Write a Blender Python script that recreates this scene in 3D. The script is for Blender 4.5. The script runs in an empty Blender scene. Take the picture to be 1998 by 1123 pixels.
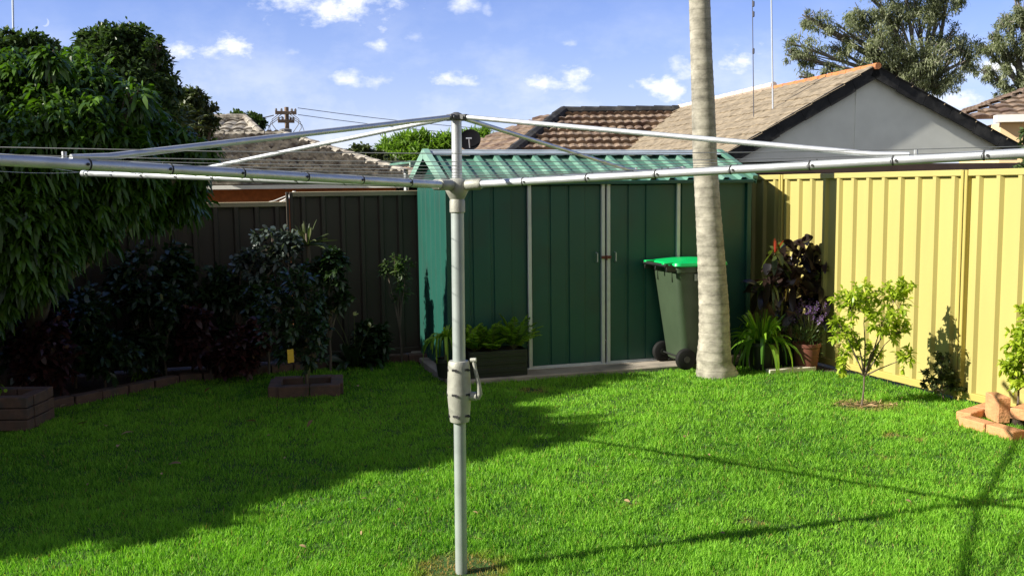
import bpy, math, random
import numpy as np
from math import sin, cos, pi, sqrt, radians, atan2, tan
from mathutils import Vector, Matrix

# ------------------------------------------------------------------ camera, sky, sun
S = bpy.context.scene
FPX, PITCH, ROLL, EYE = 1906.3, 0.1025, -0.0109, 1.744
FW = np.array([0, cos(PITCH), -sin(PITCH)]); UP0 = np.array([0, sin(PITCH), cos(PITCH)]); RX0 = np.array([1., 0, 0])
RV = cos(ROLL)*RX0 + sin(ROLL)*UP0
UV = -sin(ROLL)*RX0 + cos(ROLL)*UP0
cam_d = bpy.data.cameras.new('camera'); cam = bpy.data.objects.new('camera', cam_d); S.collection.objects.link(cam)
cam_d.sensor_width = 36; cam_d.lens = FPX/1998*36; cam_d.clip_end = 2000; cam_d.clip_start = .05
M = Matrix(((RV[0], UV[0], -FW[0], 0), (RV[1], UV[1], -FW[1], 0), (RV[2], UV[2], -FW[2], EYE), (0, 0, 0, 1)))
cam.matrix_world = M
S.camera = cam
S.view_settings.view_transform = 'Standard'; S.view_settings.look = 'None'
S.view_settings.exposure = 0.92; S.view_settings.gamma = 1.0
S.cycles.max_bounces = 6; S.cycles.transparent_max_bounces = 8

SUN_AZ, SUN_EL = 0.30, radians(31)
sun_d = bpy.data.lights.new('sun', 'SUN'); sun_d.energy = 5.0; sun_d.angle = radians(0.55); sun_d.color = (1, .95, .83)
sun = bpy.data.objects.new('sun', sun_d); S.collection.objects.link(sun)
sun.rotation_euler = Vector((cos(SUN_AZ)*cos(SUN_EL), sin(SUN_AZ)*cos(SUN_EL), -sin(SUN_EL))).to_track_quat('-Z', 'Y').to_euler()
sun.location = (-8, -3, 8)

def pray(px, py):
    return FW + RV*(px-999)/FPX - UV*(py-561.5)/FPX
def dep(px, py, Y):
    d = pray(px, py); return np.array([0, 0, EYE]) + d*Y/d[1]
def gnd(px, py, z=0.):
    d = pray(px, py); return np.array([0, 0, EYE]) + d*(z-EYE)/d[2]

w = bpy.data.worlds.new('World'); S.world = w; w.use_nodes = True
nt = w.node_tree; nt.nodes.clear(); L = nt.links
def N(t, **k):
    n = nt.nodes.new(t)
    for a, b in k.items(): setattr(n, a, b)
    return n
def MA(op, a, b=None, c=None, clamp=False):
    n = N('ShaderNodeMath', operation=op); n.use_clamp = clamp
    for i, v in enumerate((a, b, c)):
        if v is None: continue
        if isinstance(v, (int, float)): n.inputs[i].default_value = v
        else: L.new(v, n.inputs[i])
    return n.outputs[0]
sky = N('ShaderNodeTexSky', sky_type='NISHITA'); sky.sun_disc = False
sky.sun_elevation = radians(32); sky.sun_rotation = atan2(-cos(SUN_AZ), -sin(SUN_AZ)); sky.air_density = 1.0; sky.dust_density = .2; sky.ozone_density = 3.0
tc = N('ShaderNodeTexCoord'); sp = N('ShaderNodeSeparateXYZ'); L.new(tc.outputs['Generated'], sp.inputs[0])
X, Y, Z = sp.outputs
yy = MA('MAXIMUM', MA('ABSOLUTE', Y), .05)
u = MA('DIVIDE', X, yy); v = MA('DIVIDE', Z, yy)
cb = N('ShaderNodeCombineXYZ'); L.new(u, cb.inputs[0]); L.new(MA('MULTIPLY', v, 1.6), cb.inputs[1])
n1 = N('ShaderNodeTexNoise'); n1.inputs['Scale'].default_value = 34; n1.inputs['Detail'].default_value = 9; n1.inputs['Roughness'].default_value = .62; L.new(cb.outputs[0], n1.inputs['Vector'])
n2 = N('ShaderNodeTexNoise'); n2.inputs['Scale'].default_value = 9; n2.inputs['Detail'].default_value = 8; n2.inputs['Roughness'].default_value = .6; L.new(cb.outputs[0], n2.inputs['Vector'])
# cumulus puffs: (px, py, half width, half height, strength)
PUFFS = [(660, 4, 150, 44, 1.), (905, 5, 45, 24, .8), (950, 16, 14, 14, .7), (385, 100, 85, 20, .95), (455, 92, 50, 28, 1.), (558, 104, 34, 12, .7),
 (740, 94, 34, 15, .9), (815, 72, 34, 12, .7), (800, 96, 18, 9, .4), (672, 156, 62, 20, .85), (735, 160, 60, 20, .8), (888, 156, 56, 17, .95), (980, 158, 22, 12, .7),
 (1105, 86, 30, 9, .75), (1070, 160, 52, 24, .95), (1118, 152, 48, 25, .95), (1135, 172, 40, 14, .8), (1300, 175, 60, 30, 1.), (1345, 140, 46, 34, .9), (1240, 148, 30, 16, .5), (1460, 122, 52, 34, .95), (1420, 150, 60, 30, .6),
 (1985, 145, 120, 44, 1.), (1890, 100, 40, 30, .5), (1860, 195, 90, 28, .9), (450, 175, 130, 40, .5), (680, 195, 130, 30, .42), (1000, 190, 100, 34, .42), (1180, 150, 120, 40, .35), (1430, 190, 140, 34, .5), (820, 124, 14, 7, .35), (870, 133, 18, 7, .35), (2250, 60, 130, 40, .9), (-200, 60, 160, 35, .9), (-420, 170, 120, 30, .9), (2600, 150, 160, 40, .9)]
cl = None
nz = MA('MULTIPLY_ADD', n1.outputs[0], 2.3, -1.15)
for px, py, a, b, s in PUFFS:
    d = pray(px, py); cu, cv = d[0]/d[1], d[2]/d[1]
    dx = MA('MULTIPLY', MA('SUBTRACT', u, float(cu)), float(FPX/(a*1.15))); dy = MA('MULTIPLY', MA('SUBTRACT', v, float(cv)), float(FPX/(b*1.25)))
    r2 = MA('ADD', MA('MULTIPLY', dx, dx), MA('MULTIPLY', dy, dy))
    m = MA('MULTIPLY', MA('ADD', MA('SUBTRACT', .95, MA('POWER', r2, .6)), MA('MULTIPLY', nz, 1.45)), .95*s, clamp=True)
    m = MA('MULTIPLY', m, s)
    cl = m if cl is None else MA('MAXIMUM', cl, m)
# thin veils low down and generic clouds elsewhere
lowband = MA('MULTIPLY', MA('SUBTRACT', .23, MA('ABSOLUTE', v)), 4.2, clamp=True)
veil = MA('MULTIPLY', MA('MULTIPLY_ADD', n2.outputs[0], 2.6, -.70, clamp=True), MA('MULTIPLY', lowband, 1.0))
cl = MA('MAXIMUM', cl, veil)
haze_ = MA('MULTIPLY', MA('SUBTRACT', .22, MA('ABSOLUTE', v)), 2.2, clamp=True)
cl = MA('MAXIMUM', cl, haze_)
# daytime moon, a thin crescent
d = pray(88, 44); mu, mv = float(d[0]/d[1]), float(d[2]/d[1])
def disc(cu, cv, r):
    dx = MA('SUBTRACT', u, cu); dy = MA('SUBTRACT', v, cv)
    return MA('LESS_THAN', MA('ADD', MA('MULTIPLY', dx, dx), MA('MULTIPLY', dy, dy)), r*r)
moon = MA('MULTIPLY', disc(mu, mv, 8/FPX), MA('SUBTRACT', 1, disc(mu-4/FPX, mv+2.5/FPX, 8.5/FPX)))
cl = MA('MAXIMUM', cl, MA('MULTIPLY', moon, .5))
mixc = N('ShaderNodeMixRGB'); mixc.blend_type = 'MIX'
tint = N('ShaderNodeMixRGB'); tint.blend_type = 'MULTIPLY'; tint.inputs[0].default_value = 1; tint.inputs[2].default_value = (.059, .060, .091, 1)
L.new(sky.outputs[0], tint.inputs[1])
shade = N('ShaderNodeMixRGB'); shade.inputs[1].default_value = (.42, .47, .60, 1); shade.inputs[2].default_value = (.62, .63, .65, 1)
L.new(MA('MULTIPLY_ADD', cl, 1.3, -.2, clamp=True), shade.inputs[0])
L.new(cl, mixc.inputs[0]); L.new(tint.outputs[0], mixc.inputs[1]); L.new(shade.outputs[0], mixc.inputs[2])
back = MA('MULTIPLY', MA('MULTIPLY_ADD', Y, -2.2, .1, clamp=True), MA('MULTIPLY_ADD', n2.outputs[0], .5, .6, clamp=True))  # unseen rear sky greyed over, added to make the fill light less blue
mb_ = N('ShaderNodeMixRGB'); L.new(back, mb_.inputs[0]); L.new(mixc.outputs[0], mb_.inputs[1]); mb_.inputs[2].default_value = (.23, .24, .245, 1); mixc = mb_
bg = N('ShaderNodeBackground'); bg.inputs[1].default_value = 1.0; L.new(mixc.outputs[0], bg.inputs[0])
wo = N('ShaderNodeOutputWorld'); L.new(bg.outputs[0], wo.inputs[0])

# ------------------------------------------------------------------ helpers
rng = np.random.default_rng(7); random.seed(7)
def nrm(a): return a/np.maximum(np.linalg.norm(a, axis=-1, keepdims=True), 1e-9)
def V(*a): return np.array(a, float)

MATS = {}
def mat(name, col, rough=.6, var=.12, scale=8., metal=0., bump=0., bscale=60., col2=None, mscale=None, spec=.5, stretch=None, contrast=3., coords='Object', transl=0.):
    """plain surface: noise-broken base colour, optional second colour in patches, optional bump"""
    m = bpy.data.materials.new(name); m.use_nodes = True; t = m.node_tree; b = t.nodes['Principled BSDF']; ln = t.links.new
    tcn = t.nodes.new('ShaderNodeTexCoord'); src = tcn.outputs[coords]
    if stretch:
        mp = t.nodes.new('ShaderNodeMapping'); mp.inputs['Scale'].default_value = stretch; ln(src, mp.inputs[0]); src = mp.outputs[0]
    nn = t.nodes.new('ShaderNodeTexNoise'); nn.inputs['Scale'].default_value = scale; nn.inputs['Detail'].default_value = 6; ln(src, nn.inputs['Vector'])
    r = t.nodes.new('ShaderNodeValToRGB'); ln(nn.outputs[0], r.inputs[0])
    r.color_ramp.elements[0].position = .3; r.color_ramp.elements[1].position = .7
    r.color_ramp.elements[0].color = (*[c*(1-var) for c in col], 1); r.color_ramp.elements[1].color = (*[min(1, c*(1+var)) for c in col], 1)
    out = r.outputs[0]
    if col2:
        n2 = t.nodes.new('ShaderNodeTexNoise'); n2.inputs['Scale'].default_value = mscale or scale*.4; n2.inputs['Detail'].default_value = 5; ln(src, n2.inputs['Vector'])
        mm = t.nodes.new('ShaderNodeMath'); mm.operation = 'MULTIPLY_ADD'; mm.use_clamp = True; mm.inputs[1].default_value = contrast*2; mm.inputs[2].default_value = -contrast; ln(n2.outputs[0], mm.inputs[0])
        mx = t.nodes.new('ShaderNodeMixRGB'); ln(mm.outputs[0], mx.inputs[0]); ln(out, mx.inputs[1]); mx.inputs[2].default_value = (*col2, 1); out = mx.outputs[0]
    ln(out, b.inputs['Base Color']); b.inputs['Roughness'].default_value = rough; b.inputs['Metallic'].default_value = metal
    b.inputs['Specular IOR Level'].default_value = spec
    if bump:
        n3 = t.nodes.new('ShaderNodeTexNoise'); n3.inputs['Scale'].default_value = bscale; n3.inputs['Detail'].default_value = 6; ln(src, n3.inputs['Vector'])
        bp = t.nodes.new('ShaderNodeBump'); bp.inputs['Strength'].default_value = 1; bp.inputs['Distance'].default_value = bump; ln(n3.outputs[0], bp.inputs['Height']); ln(bp.outputs[0], b.inputs['Normal'])
    if name not in MATS: MATS[name] = m
    return m

def leafmat(name, dark, light, tr=.35, rough=.45, spec=.4, dry=None, tcol=None):
    m = bpy.data.materials.new(name); m.use_nodes = True; t = m.node_tree; b = t.nodes['Principled BSDF']; ln = t.links.new
    at = t.nodes.new('ShaderNodeAttribute'); at.attribute_name = 'var'
    r = t.nodes.new('ShaderNodeValToRGB'); ln(at.outputs['Fac'], r.inputs[0])
    r.color_ramp.elements[0].color = (*dark, 1); r.color_ramp.elements[1].color = (*light, 1)
    out = r.outputs[0]
    if dry:
        a2 = t.nodes.new('ShaderNodeAttribute'); a2.attribute_name = 'dry'
        mx = t.nodes.new('ShaderNodeMixRGB'); ln(a2.outputs['Fac'], mx.inputs[0]); ln(out, mx.inputs[1]); mx.inputs[2].default_value = (*dry, 1); out = mx.outputs[0]
    ln(out, b.inputs['Base Color']); b.inputs['Roughness'].default_value = rough; b.inputs['Specular IOR Level'].default_value = spec
    tl = t.nodes.new('ShaderNodeBsdfTranslucent'); hs = t.nodes.new('ShaderNodeMixRGB'); hs.blend_type = 'MULTIPLY'; hs.inputs[0].default_value = 1
    hs.inputs[2].default_value = (*(tcol or (1.3, 1.5, .6)), 1); ln(out, hs.inputs[1]); ln(hs.outputs[0], tl.inputs[0])
    ms = t.nodes.new('ShaderNodeMixShader'); ms.inputs[0].default_value = tr
    ln(b.outputs[0], ms.inputs[1]); ln(tl.outputs[0], ms.inputs[2]); ln(ms.outputs[0], t.nodes['Material Output'].inputs[0])
    return m

class MB:
    """collects verts and faces for ONE mesh"""
    def __init__(s): s.v = []; s.f = []; s.sm = False
    def add(s, vs, fs):
        o = len(s.v); s.v.extend([tuple(map(float, p)) for p in vs]); s.f.extend([tuple(i+o for i in f) for f in fs]); return s
    def box(s, c, ax, ay, az):
        c = V(*c); ax = V(*ax); ay = V(*ay); az = V(*az)
        vs = [c+a*ax+b*ay+d*az for d in (-.5, .5) for a, b in ((-.5, -.5), (.5, -.5), (.5, .5), (-.5, .5))]
        return s.add(vs, [(3, 2, 1, 0), (4, 5, 6, 7), (0, 1, 5, 4), (1, 2, 6, 5), (2, 3, 7, 6), (3, 0, 4, 7)])
    def bbox(s, c, ax, ay, az, bev=.006):
        """box with chamfered edges"""
        c = V(*c); A = [V(*ax), V(*ay), V(*az)]; Ls = [np.linalg.norm(a) for a in A]; U = [a/l for a, l in zip(A, Ls)]
        bev = min(bev, min(Ls)*.3); vs = []; idx = {}
        for sx in (-1, 1):
            for sy in (-1, 1):
                for sz in (-1, 1):
                    sg = (sx, sy, sz)
                    for k in range(3):
                        p = c.copy()
                        for j in range(3): p = p + U[j]*sg[j]*(Ls[j]/2-(0 if j == k else bev))
                        idx[(sg, k)] = len(vs); vs.append(p)
        fs = []
        def orient(q, n):
            a, b, d = [vs[i] for i in q[:3]]
            return q if np.dot(np.cross(b-a, d-a), n) > 0 else q[::-1]
        for k in range(3):
            j, l = [(1, 2), (0, 2), (0, 1)][k]
            for sg in (-1, 1):
                q = []
                for a, b in ((-1, -1), (1, -1), (1, 1), (-1, 1)):
                    t = [0, 0, 0]; t[k] = sg; t[j] = a; t[l] = b; q.append(idx[(tuple(t), k)])
                fs.append(orient(tuple(q), U[k]*sg))
        for k in range(3):
            j, l = [(1, 2), (0, 2), (0, 1)][k]
            for a in (-1, 1):
                for b in (-1, 1):
                    q = []
                    for e, kk in ((-1, j), (-1, l), (1, l), (1, j)):
                        t = [0, 0, 0]; t[k] = e; t[j] = a; t[l] = b; q.append(idx[(tuple(t), kk)])
                    fs.append(orient(tuple(q), U[j]*a+U[l]*b))
        for sx in (-1, 1):
            for sy in (-1, 1):
                for sz in (-1, 1):
                    sg = (sx, sy, sz); fs.append(orient(tuple(idx[(sg, k)] for k in range(3)), U[0]*sx+U[1]*sy+U[2]*sz))
        return s.add(vs, fs)
    def tube(s, pts, r, n=10, cap=True):
        pts = [V(*p) for p in pts]; rs = r if hasattr(r, '__len__') else [r]*len(pts); vs = []; fs = []
        T = [nrm(pts[min(i+1, len(pts)-1)]-pts[max(i-1, 0)]) for i in range(len(pts))]
        a = np.cross(T[0], V(0, 0, 1)); a = a if np.linalg.norm(a) > .05 else np.cross(T[0], V(1, 0, 0)); a = nrm(a)
        for i, p in enumerate(pts):
            a = nrm(a-np.dot(a, T[i])*T[i]); b = np.cross(T[i], a)
            for k in range(n): vs.append(p+rs[i]*(cos(2*pi*k/n)*a+sin(2*pi*k/n)*b))
        for i in range(len(pts)-1):
            for k in range(n): fs.append((i*n+k, i*n+(k+1) % n, (i+1)*n+(k+1) % n, (i+1)*n+k))
        if cap: fs += [tuple(range(n))[::-1], tuple((len(pts)-1)*n+k for k in range(n))]
        return s.add(vs, fs)
    def lathe(s, c, prof, n=24, axis=(0, 0, 1)):
        ax = nrm(V(*axis)); a = np.cross(ax, V(0, 1, .01)); a = nrm(a); b = np.cross(ax, a); vs = []; fs = []
        for r, z in prof:
            for k in range(n): vs.append(V(*c)+ax*z+r*(cos(2*pi*k/n)*a+sin(2*pi*k/n)*b))
        for i in range(len(prof)-1):
            for k in range(n): fs.append((i*n+k, i*n+(k+1) % n, (i+1)*n+(k+1) % n, (i+1)*n+k))
        fs += [tuple(range(n))[::-1], tuple((len(prof)-1)*n+k for k in range(n))]
        return s.add(vs, fs)
    def prism(s, poly, ext):
        """planar polygon of 3-D points extruded along ext"""
        n = len(poly); e = V(*ext); p = [V(*q) for q in poly]
        return s.add(p+[q+e for q in p], [tuple(range(n))[::-1], tuple(range(n, 2*n))]+[(i, (i+1) % n, n+(i+1) % n, n+i) for i in range(n)])

def link(name, me, m, parent=None, loc=None, smooth=False):
    o = bpy.data.objects.new(name, me); S.collection.objects.link(o)
    if m: me.materials.append(m)
    if smooth: me.polygons.foreach_set('use_smooth', [True]*len(me.polygons))
    off = V(0, 0, 0) if loc is None else V(*loc)
    if parent is not None:
        q = parent; off = V(0, 0, 0)
        while q is not None: off = off+V(*q.location); q = q.parent
        o.parent = parent
    if np.any(off):
        co = np.zeros(len(me.vertices)*3); me.vertices.foreach_get('co', co); me.vertices.foreach_set('co', (co.reshape(-1, 3)-off).ravel())
    if parent is None and loc is not None: o.location = off
    me.update(); return o
def build(name, mb, m, parent=None, loc=None, smooth=False):
    me = bpy.data.meshes.new(name); me.from_pydata(mb.v, [], mb.f)
    o = link(name, me, m, parent, loc, smooth)
    if smooth:
        try: me.set_sharp_from_angle(angle=radians(38))
        except Exception: pass
    return o
def tag(o, label=None, cat=None, group=None, kind=None):
    if label: o['label'] = label
    if cat: o['category'] = cat
    if group: o['group'] = group
    if kind: o['kind'] = kind
    return o
def thing(name, label, cat, loc, group=None):
    o = bpy.data.objects.new(name, None); S.collection.objects.link(o); o.location = tuple(map(float, loc)); o.empty_display_size = .1
    return tag(o, label, cat, group)

def leaf_arrays(P, D, Lg, Wd, droop=.3, segs=2, shape='leaf', side=None, fold=0.):
    n = len(P); t = np.linspace(0, 1, segs+1)
    D = nrm(D); rnd = rng.normal(size=(n, 3)); rnd[:, 2] *= .4
    sd = nrm(np.cross(D, V(0, 0, 1)+.5*rnd)) if side is None else side
    if shape == 'leaf': wp = np.sin(pi*(t*.9+.06))**.8
    elif shape == 'blade': wp = np.clip((1-t)**.6, .06, 1)
    elif shape == 'strap': wp = np.clip(np.sin(pi*(.28+t*.68))**.6, .05, 1)
    else: wp = np.clip(np.sin(pi*np.clip(t*.97+.02, 0, 1)**.8)**.7, .04, 1)
    Lg = np.broadcast_to(Lg, n); Wd = np.broadcast_to(Wd, n); dr = np.broadcast_to(droop, n)
    ctr = P[:, None, :]+D[:, None, :]*(Lg[:, None]*t)[:, :, None]
    ctr[:, :, 2] -= (dr*Lg)[:, None]*t**2
    ctr -= D[:, None, :]*((dr*Lg*.35)[:, None]*t**3)[:, :, None]
    hw = (Wd[:, None]*.5*wp)[:, :, None]*sd[:, None, :]
    if fold:
        up = nrm(np.cross(sd, D)); lift = (Wd[:, None]*fold*wp)[:, :, None]*up[:, None, :]
        vs = np.stack([ctr-hw+lift, ctr, ctr+hw+lift], axis=2).reshape(n, (segs+1)*3, 3)
        f = []
        for i in range(segs):
            for k in range(2): f.append((i*3+k, i*3+k+1, i*3+k+4, i*3+k+3))
        nv = (segs+1)*3
    else:
        vs = np.stack([ctr-hw, ctr+hw], axis=2).reshape(n, (segs+1)*2, 3)
        f = [(2*i, 2*i+1, 2*i+3, 2*i+2) for i in range(segs)]; nv = (segs+1)*2
    F = (np.array(f)[None]+(np.arange(n)*nv)[:, None, None]).reshape(-1, 4)
    return vs.reshape(-1, 3), F, nv
def leaf_obj(name, parts, m, parent=None, loc=None, smooth=False, dry=None):
    """parts: list of (vs, F, nv, var[n])"""
    vs = []; fs = []; va = []; o = 0
    for a, F, nv, var in parts:
        vs.append(a); fs.append(F+o); o += len(a); va.append(np.repeat(var, nv))
    vs = np.concatenate(vs); fs = np.concatenate(fs); va = np.concatenate(va)
    me = bpy.data.meshes.new(name); me.vertices.add(len(vs)); me.vertices.foreach_set('co', vs.ravel())
    me.loops.add(fs.size); me.loops.foreach_set('vertex_index', fs.ravel().astype(np.int32))
    me.polygons.add(len(fs)); me.polygons.foreach_set('loop_start', np.arange(0, fs.size, 4, dtype=np.int32)); me.polygons.foreach_set('loop_total', np.full(len(fs), 4, np.int32))
    me.update(calc_edges=True)
    at = me.attributes.new('var', 'FLOAT', 'POINT'); at.data.foreach_set('value', va.astype(np.float32))
    if dry is not None:
        a2 = me.attributes.new('dry', 'FLOAT', 'POINT'); a2.data.foreach_set('value', dry.astype(np.float32))
    return link(name, me, m, parent, loc, smooth)
def rdir(n, up=0., spread=1.):
    d = rng.normal(size=(n, 3))*spread; d[:, 2] += up; return nrm(d)

# ------------------------------------------------------------------ yard frame
SA = .3057; E1 = V(cos(SA), sin(SA), 0); E2 = V(-sin(SA), cos(SA), 0); EZ = V(0, 0, 1)
S0 = V(.133, 9.065, 0)
def sh(u, v, z): return S0+E1*u+E2*v+EZ*z           # shed coordinates
FA = 1.935; FD = V(cos(FA), sin(FA), 0); FN = V(-sin(FA), cos(FA), 0); F0 = V(3.597, 7.724, 0)
if FN[0] > 0: FN = -FN                               # towards the yard
def fe(s, d, z): return F0+FD*s+FN*d+EZ*z

# ------------------------------------------------------------------ materials
M_ground = mat('earth', (.10, .085, .05), .95, .3, 3, bump=.01, bscale=20, col2=(.06, .09, .03), mscale=.6)
M_lawnbase = mat('lawn_soil', (.035, .085, .006), .95, .35, 25, bump=.01, bscale=80, col2=(.06, .11, .01), mscale=9, contrast=4)
M_soil = mat('garden_soil', (.035, .024, .016), .95, .5, 14, bump=.02, bscale=40, col2=(.07, .045, .03), mscale=25)
M_conc = mat('concrete', (.36, .31, .25), .9, .18, 6, bump=.002, bscale=120, col2=(.20, .18, .15), mscale=3, contrast=3)
M_galv = mat('galvanised', (.52, .54, .55), .5, .14, 14, metal=.6, bump=.0006, bscale=200, col2=(.48, .50, .51), mscale=9)
M_galvp = mat('aged_galvanised_pole', (.36, .40, .385), .5, .08, 10, metal=.3, bump=.0004, bscale=160, col2=(.29, .33, .31), mscale=6)
M_cast = mat('cast_alloy', (.36, .36, .31), .6, .12, 25, metal=.35, bump=.0012, bscale=220, col2=(.28, .28, .24), mscale=14)
M_dark = mat('dark_cavity', (.03, .03, .03), .8, .2)
M_wire = mat('line_wire', (.30, .31, .31), .5, .1, metal=.4)
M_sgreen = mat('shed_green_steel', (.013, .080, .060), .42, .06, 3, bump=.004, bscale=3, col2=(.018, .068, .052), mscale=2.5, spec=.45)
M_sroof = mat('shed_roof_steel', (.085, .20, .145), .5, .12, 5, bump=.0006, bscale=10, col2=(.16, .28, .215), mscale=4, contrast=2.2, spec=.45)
M_trim = mat('zinc_trim', (.55, .57, .58), .45, .08, 10, metal=.25)
M_ridge = mat('ridge_flashing', (.46, .52, .58), .45, .12, 7, metal=.3, col2=(.36, .42, .47), mscale=3)
M_fy = mat('cream_fence_steel', (.42, .36, .125), .5, .05, 2, bump=.0015, bscale=4, col2=(.36, .305, .11), mscale=2.6, contrast=1.3, spec=.35, stretch=(1, 1, .25))
M_fyp = mat('cream_fence_post', (.43, .35, .10), .5, .05, 2, spec=.35)
M_fd = mat('brown_fence_steel', (.065, .053, .04), .55, .08, 3, bump=.0006, bscale=6, spec=.35)
M_fdc = mat('brown_fence_cap', (.34, .28, .18), .5, .08, 3, spec=.4)
M_tileL = mat('lichen_tile', (.30, .27, .225), .95, .5, 9, bump=.006, bscale=40, col2=(.10, .08, .065), mscale=4, contrast=3)
M_tileB = mat('brown_tile', (.21, .15, .105), .95, .45, 6, bump=.006, bscale=30, col2=(.10, .06, .045), mscale=2.2)
M_tileT = mat('tan_tile', (.25, .20, .135), .95, .35, 9, bump=.006, bscale=40, col2=(.17, .135, .09), mscale=5, contrast=3)
M_ridgew = mat('pale_ridge_tile', (.60, .50, .42), .85, .12, 4, bump=.004)
M_ridgeo = mat('terracotta_ridge_tile', (.50, .18, .06), .85, .25, 5, bump=.004, col2=(.42, .17, .08), mscale=7)
M_brick = mat('orange_brick', (.38, .11, .03), .85, .2, 12, bump=.002)
M_fascia = mat('charcoal_fascia', (.018, .018, .02), .85, .4, 6, bump=.002, bscale=30, col2=(.055, .053, .052), mscale=5)
M_gable = mat('pale_gable_board', (.84, .85, .79), .8, .06, 3)
M_gbrown = mat('brown_gutter', (.10, .06, .045), .55, .2, 4)
M_cream = mat('cream_render', (.80, .58, .33), .85, .08, 4)
M_white = mat('white_paint', (.80, .78, .72), .55, .06, 5)
M_black = mat('black_plastic', (.018, .019, .018), .42, .15, 12)
M_bin = mat('dark_green_bin_plastic', (.045, .068, .038), .42, .07, 6, bump=.0006, bscale=160)
M_lid = mat('bright_green_lid_plastic', (.0, .42, .10), .38, .05, 5)
M_label = mat('bin_sticker', (.42, .44, .42), .6, .2, 60)
M_tyre = mat('rubber_wheel', (.009, .009, .009), .75, .1, spec=.25)
M_pot = mat('terracotta_pot', (.13, .04, .025), .7, .15, 10)
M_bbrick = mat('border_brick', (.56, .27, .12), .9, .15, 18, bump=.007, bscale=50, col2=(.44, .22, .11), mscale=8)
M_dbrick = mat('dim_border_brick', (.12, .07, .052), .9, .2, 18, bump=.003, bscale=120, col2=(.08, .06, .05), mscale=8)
M_hole = mat('brick_core_hole', (.03, .018, .012), .95)
M_tagy = mat('yellow_tag', (.80, .50, .05), .5, .1, 30)
M_paver = mat('pale_paver', (.62, .58, .48), .9, .1, 20, bump=.002)
M_bark = mat('bark', (.13, .10, .075), .95, .35, 14, bump=.008, bscale=40, stretch=(1, 1, .3))
M_gum = mat('gum_bark', (.24, .22, .20), .85, .25, 4, col2=(.14, .11, .09), mscale=2)
M_stem = mat('green_stem', (.12, .14, .05), .7, .2, 20)
M_pole = mat('timber_power_pole', (.20, .14, .10), .9, .25, 6)
M_ins = mat('insulator_grey', (.15, .14, .14), .5, .2)
M_ant = mat('antenna_mast_metal', (.55, .58, .64), .4, .05, metal=.4)
M_antd = mat('thin_antenna_wire', (.07, .07, .09), .6, .05)
M_dish = mat('dark_satellite_dish', (.008, .008, .010), 1, .1, spec=.05)
M_litter = leafmat('fallen_leaf', (.16, .10, .05), (.42, .28, .14), .1, .7)
L_grass = leafmat('grass_blade', (.036, .165, .012), (.35, .66, .065), .46, .5, .2, dry=(.40, .28, .10), tcol=(.95, 1.15, .45))
L_mango = leafmat('long_glossy_leaf', (.018, .042, .006), (.10, .20, .016), .34, .35, .5)
L_mid = leafmat('mid_green_leaf', (.03, .06, .018), (.085, .13, .035), .28)
L_olive = leafmat('olive_leaf', (.035, .055, .02), (.11, .13, .045), .25)
L_bright = leafmat('bright_willow_leaf', (.08, .16, .02), (.25, .38, .06), .4)
L_gum = leafmat('gum_leaf', (.10, .12, .07), (.36, .38, .24), .35, .5)
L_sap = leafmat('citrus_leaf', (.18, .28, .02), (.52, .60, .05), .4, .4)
L_agap = leafmat('strap_leaf', (.05, .15, .012), (.30, .50, .04), .3, .3, .6)
L_fern = leafmat('fern_leaf', (.10, .22, .015), (.32, .50, .03), .35)
L_cord = leafmat('burgundy_leaf', (.012, .010, .010), (.05, .028, .022), .12, .3, .6, tcol=(1.4, .8, .5))
L_cordg = leafmat('green_bronze_leaf', (.05, .07, .02), (.14, .17, .04), .3, .35, .5)
L_red = leafmat('red_new_leaf', (.30, .03, .02), (.45, .08, .04), .3, .35, .5)
L_purp = leafmat('purple_petal', (.09, .05, .17), (.24, .14, .38), .3)
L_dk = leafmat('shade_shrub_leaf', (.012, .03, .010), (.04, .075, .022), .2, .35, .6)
L_grey = leafmat('grey_green_leaf', (.03, .045, .04), (.12, .15, .13), .15, .3, .7)
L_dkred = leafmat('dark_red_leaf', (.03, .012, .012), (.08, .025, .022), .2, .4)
L_flower = leafmat('cream_flower', (.55, .5, .25), (.85, .8, .5), .3)

# ------------------------------------------------------------------ ground, lawn, beds, slab
gx = np.concatenate([[-400, -200, -100, -60], np.arange(-40, 41, 2.), [60, 100, 200, 400]])
gyv = np.concatenate([[-60, -20, 0], np.arange(2, 40, 1.), [45, 60, 100, 200, 400, 700]])
mb = MB(); nx = len(gx); vs = []
for y in gyv:
    for x in gx:
        s = np.dot(V(x, y, 0)-S0, E2); r = np.dot(V(x, y, 0)-F0, -FN)
        q = max(s-2.2, r-.6, 0); q = min(q/3.5, 1); vs.append((x, y, -.03-.75*q*q*(3-2*q)))
mb.add(vs, [(j*nx+i, j*nx+i+1, (j+1)*nx+i+1, (j+1)*nx+i) for j in range(len(gyv)-1) for i in range(nx-1)])
tag(build('ground', mb, M_ground, smooth=True), kind='structure')

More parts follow.
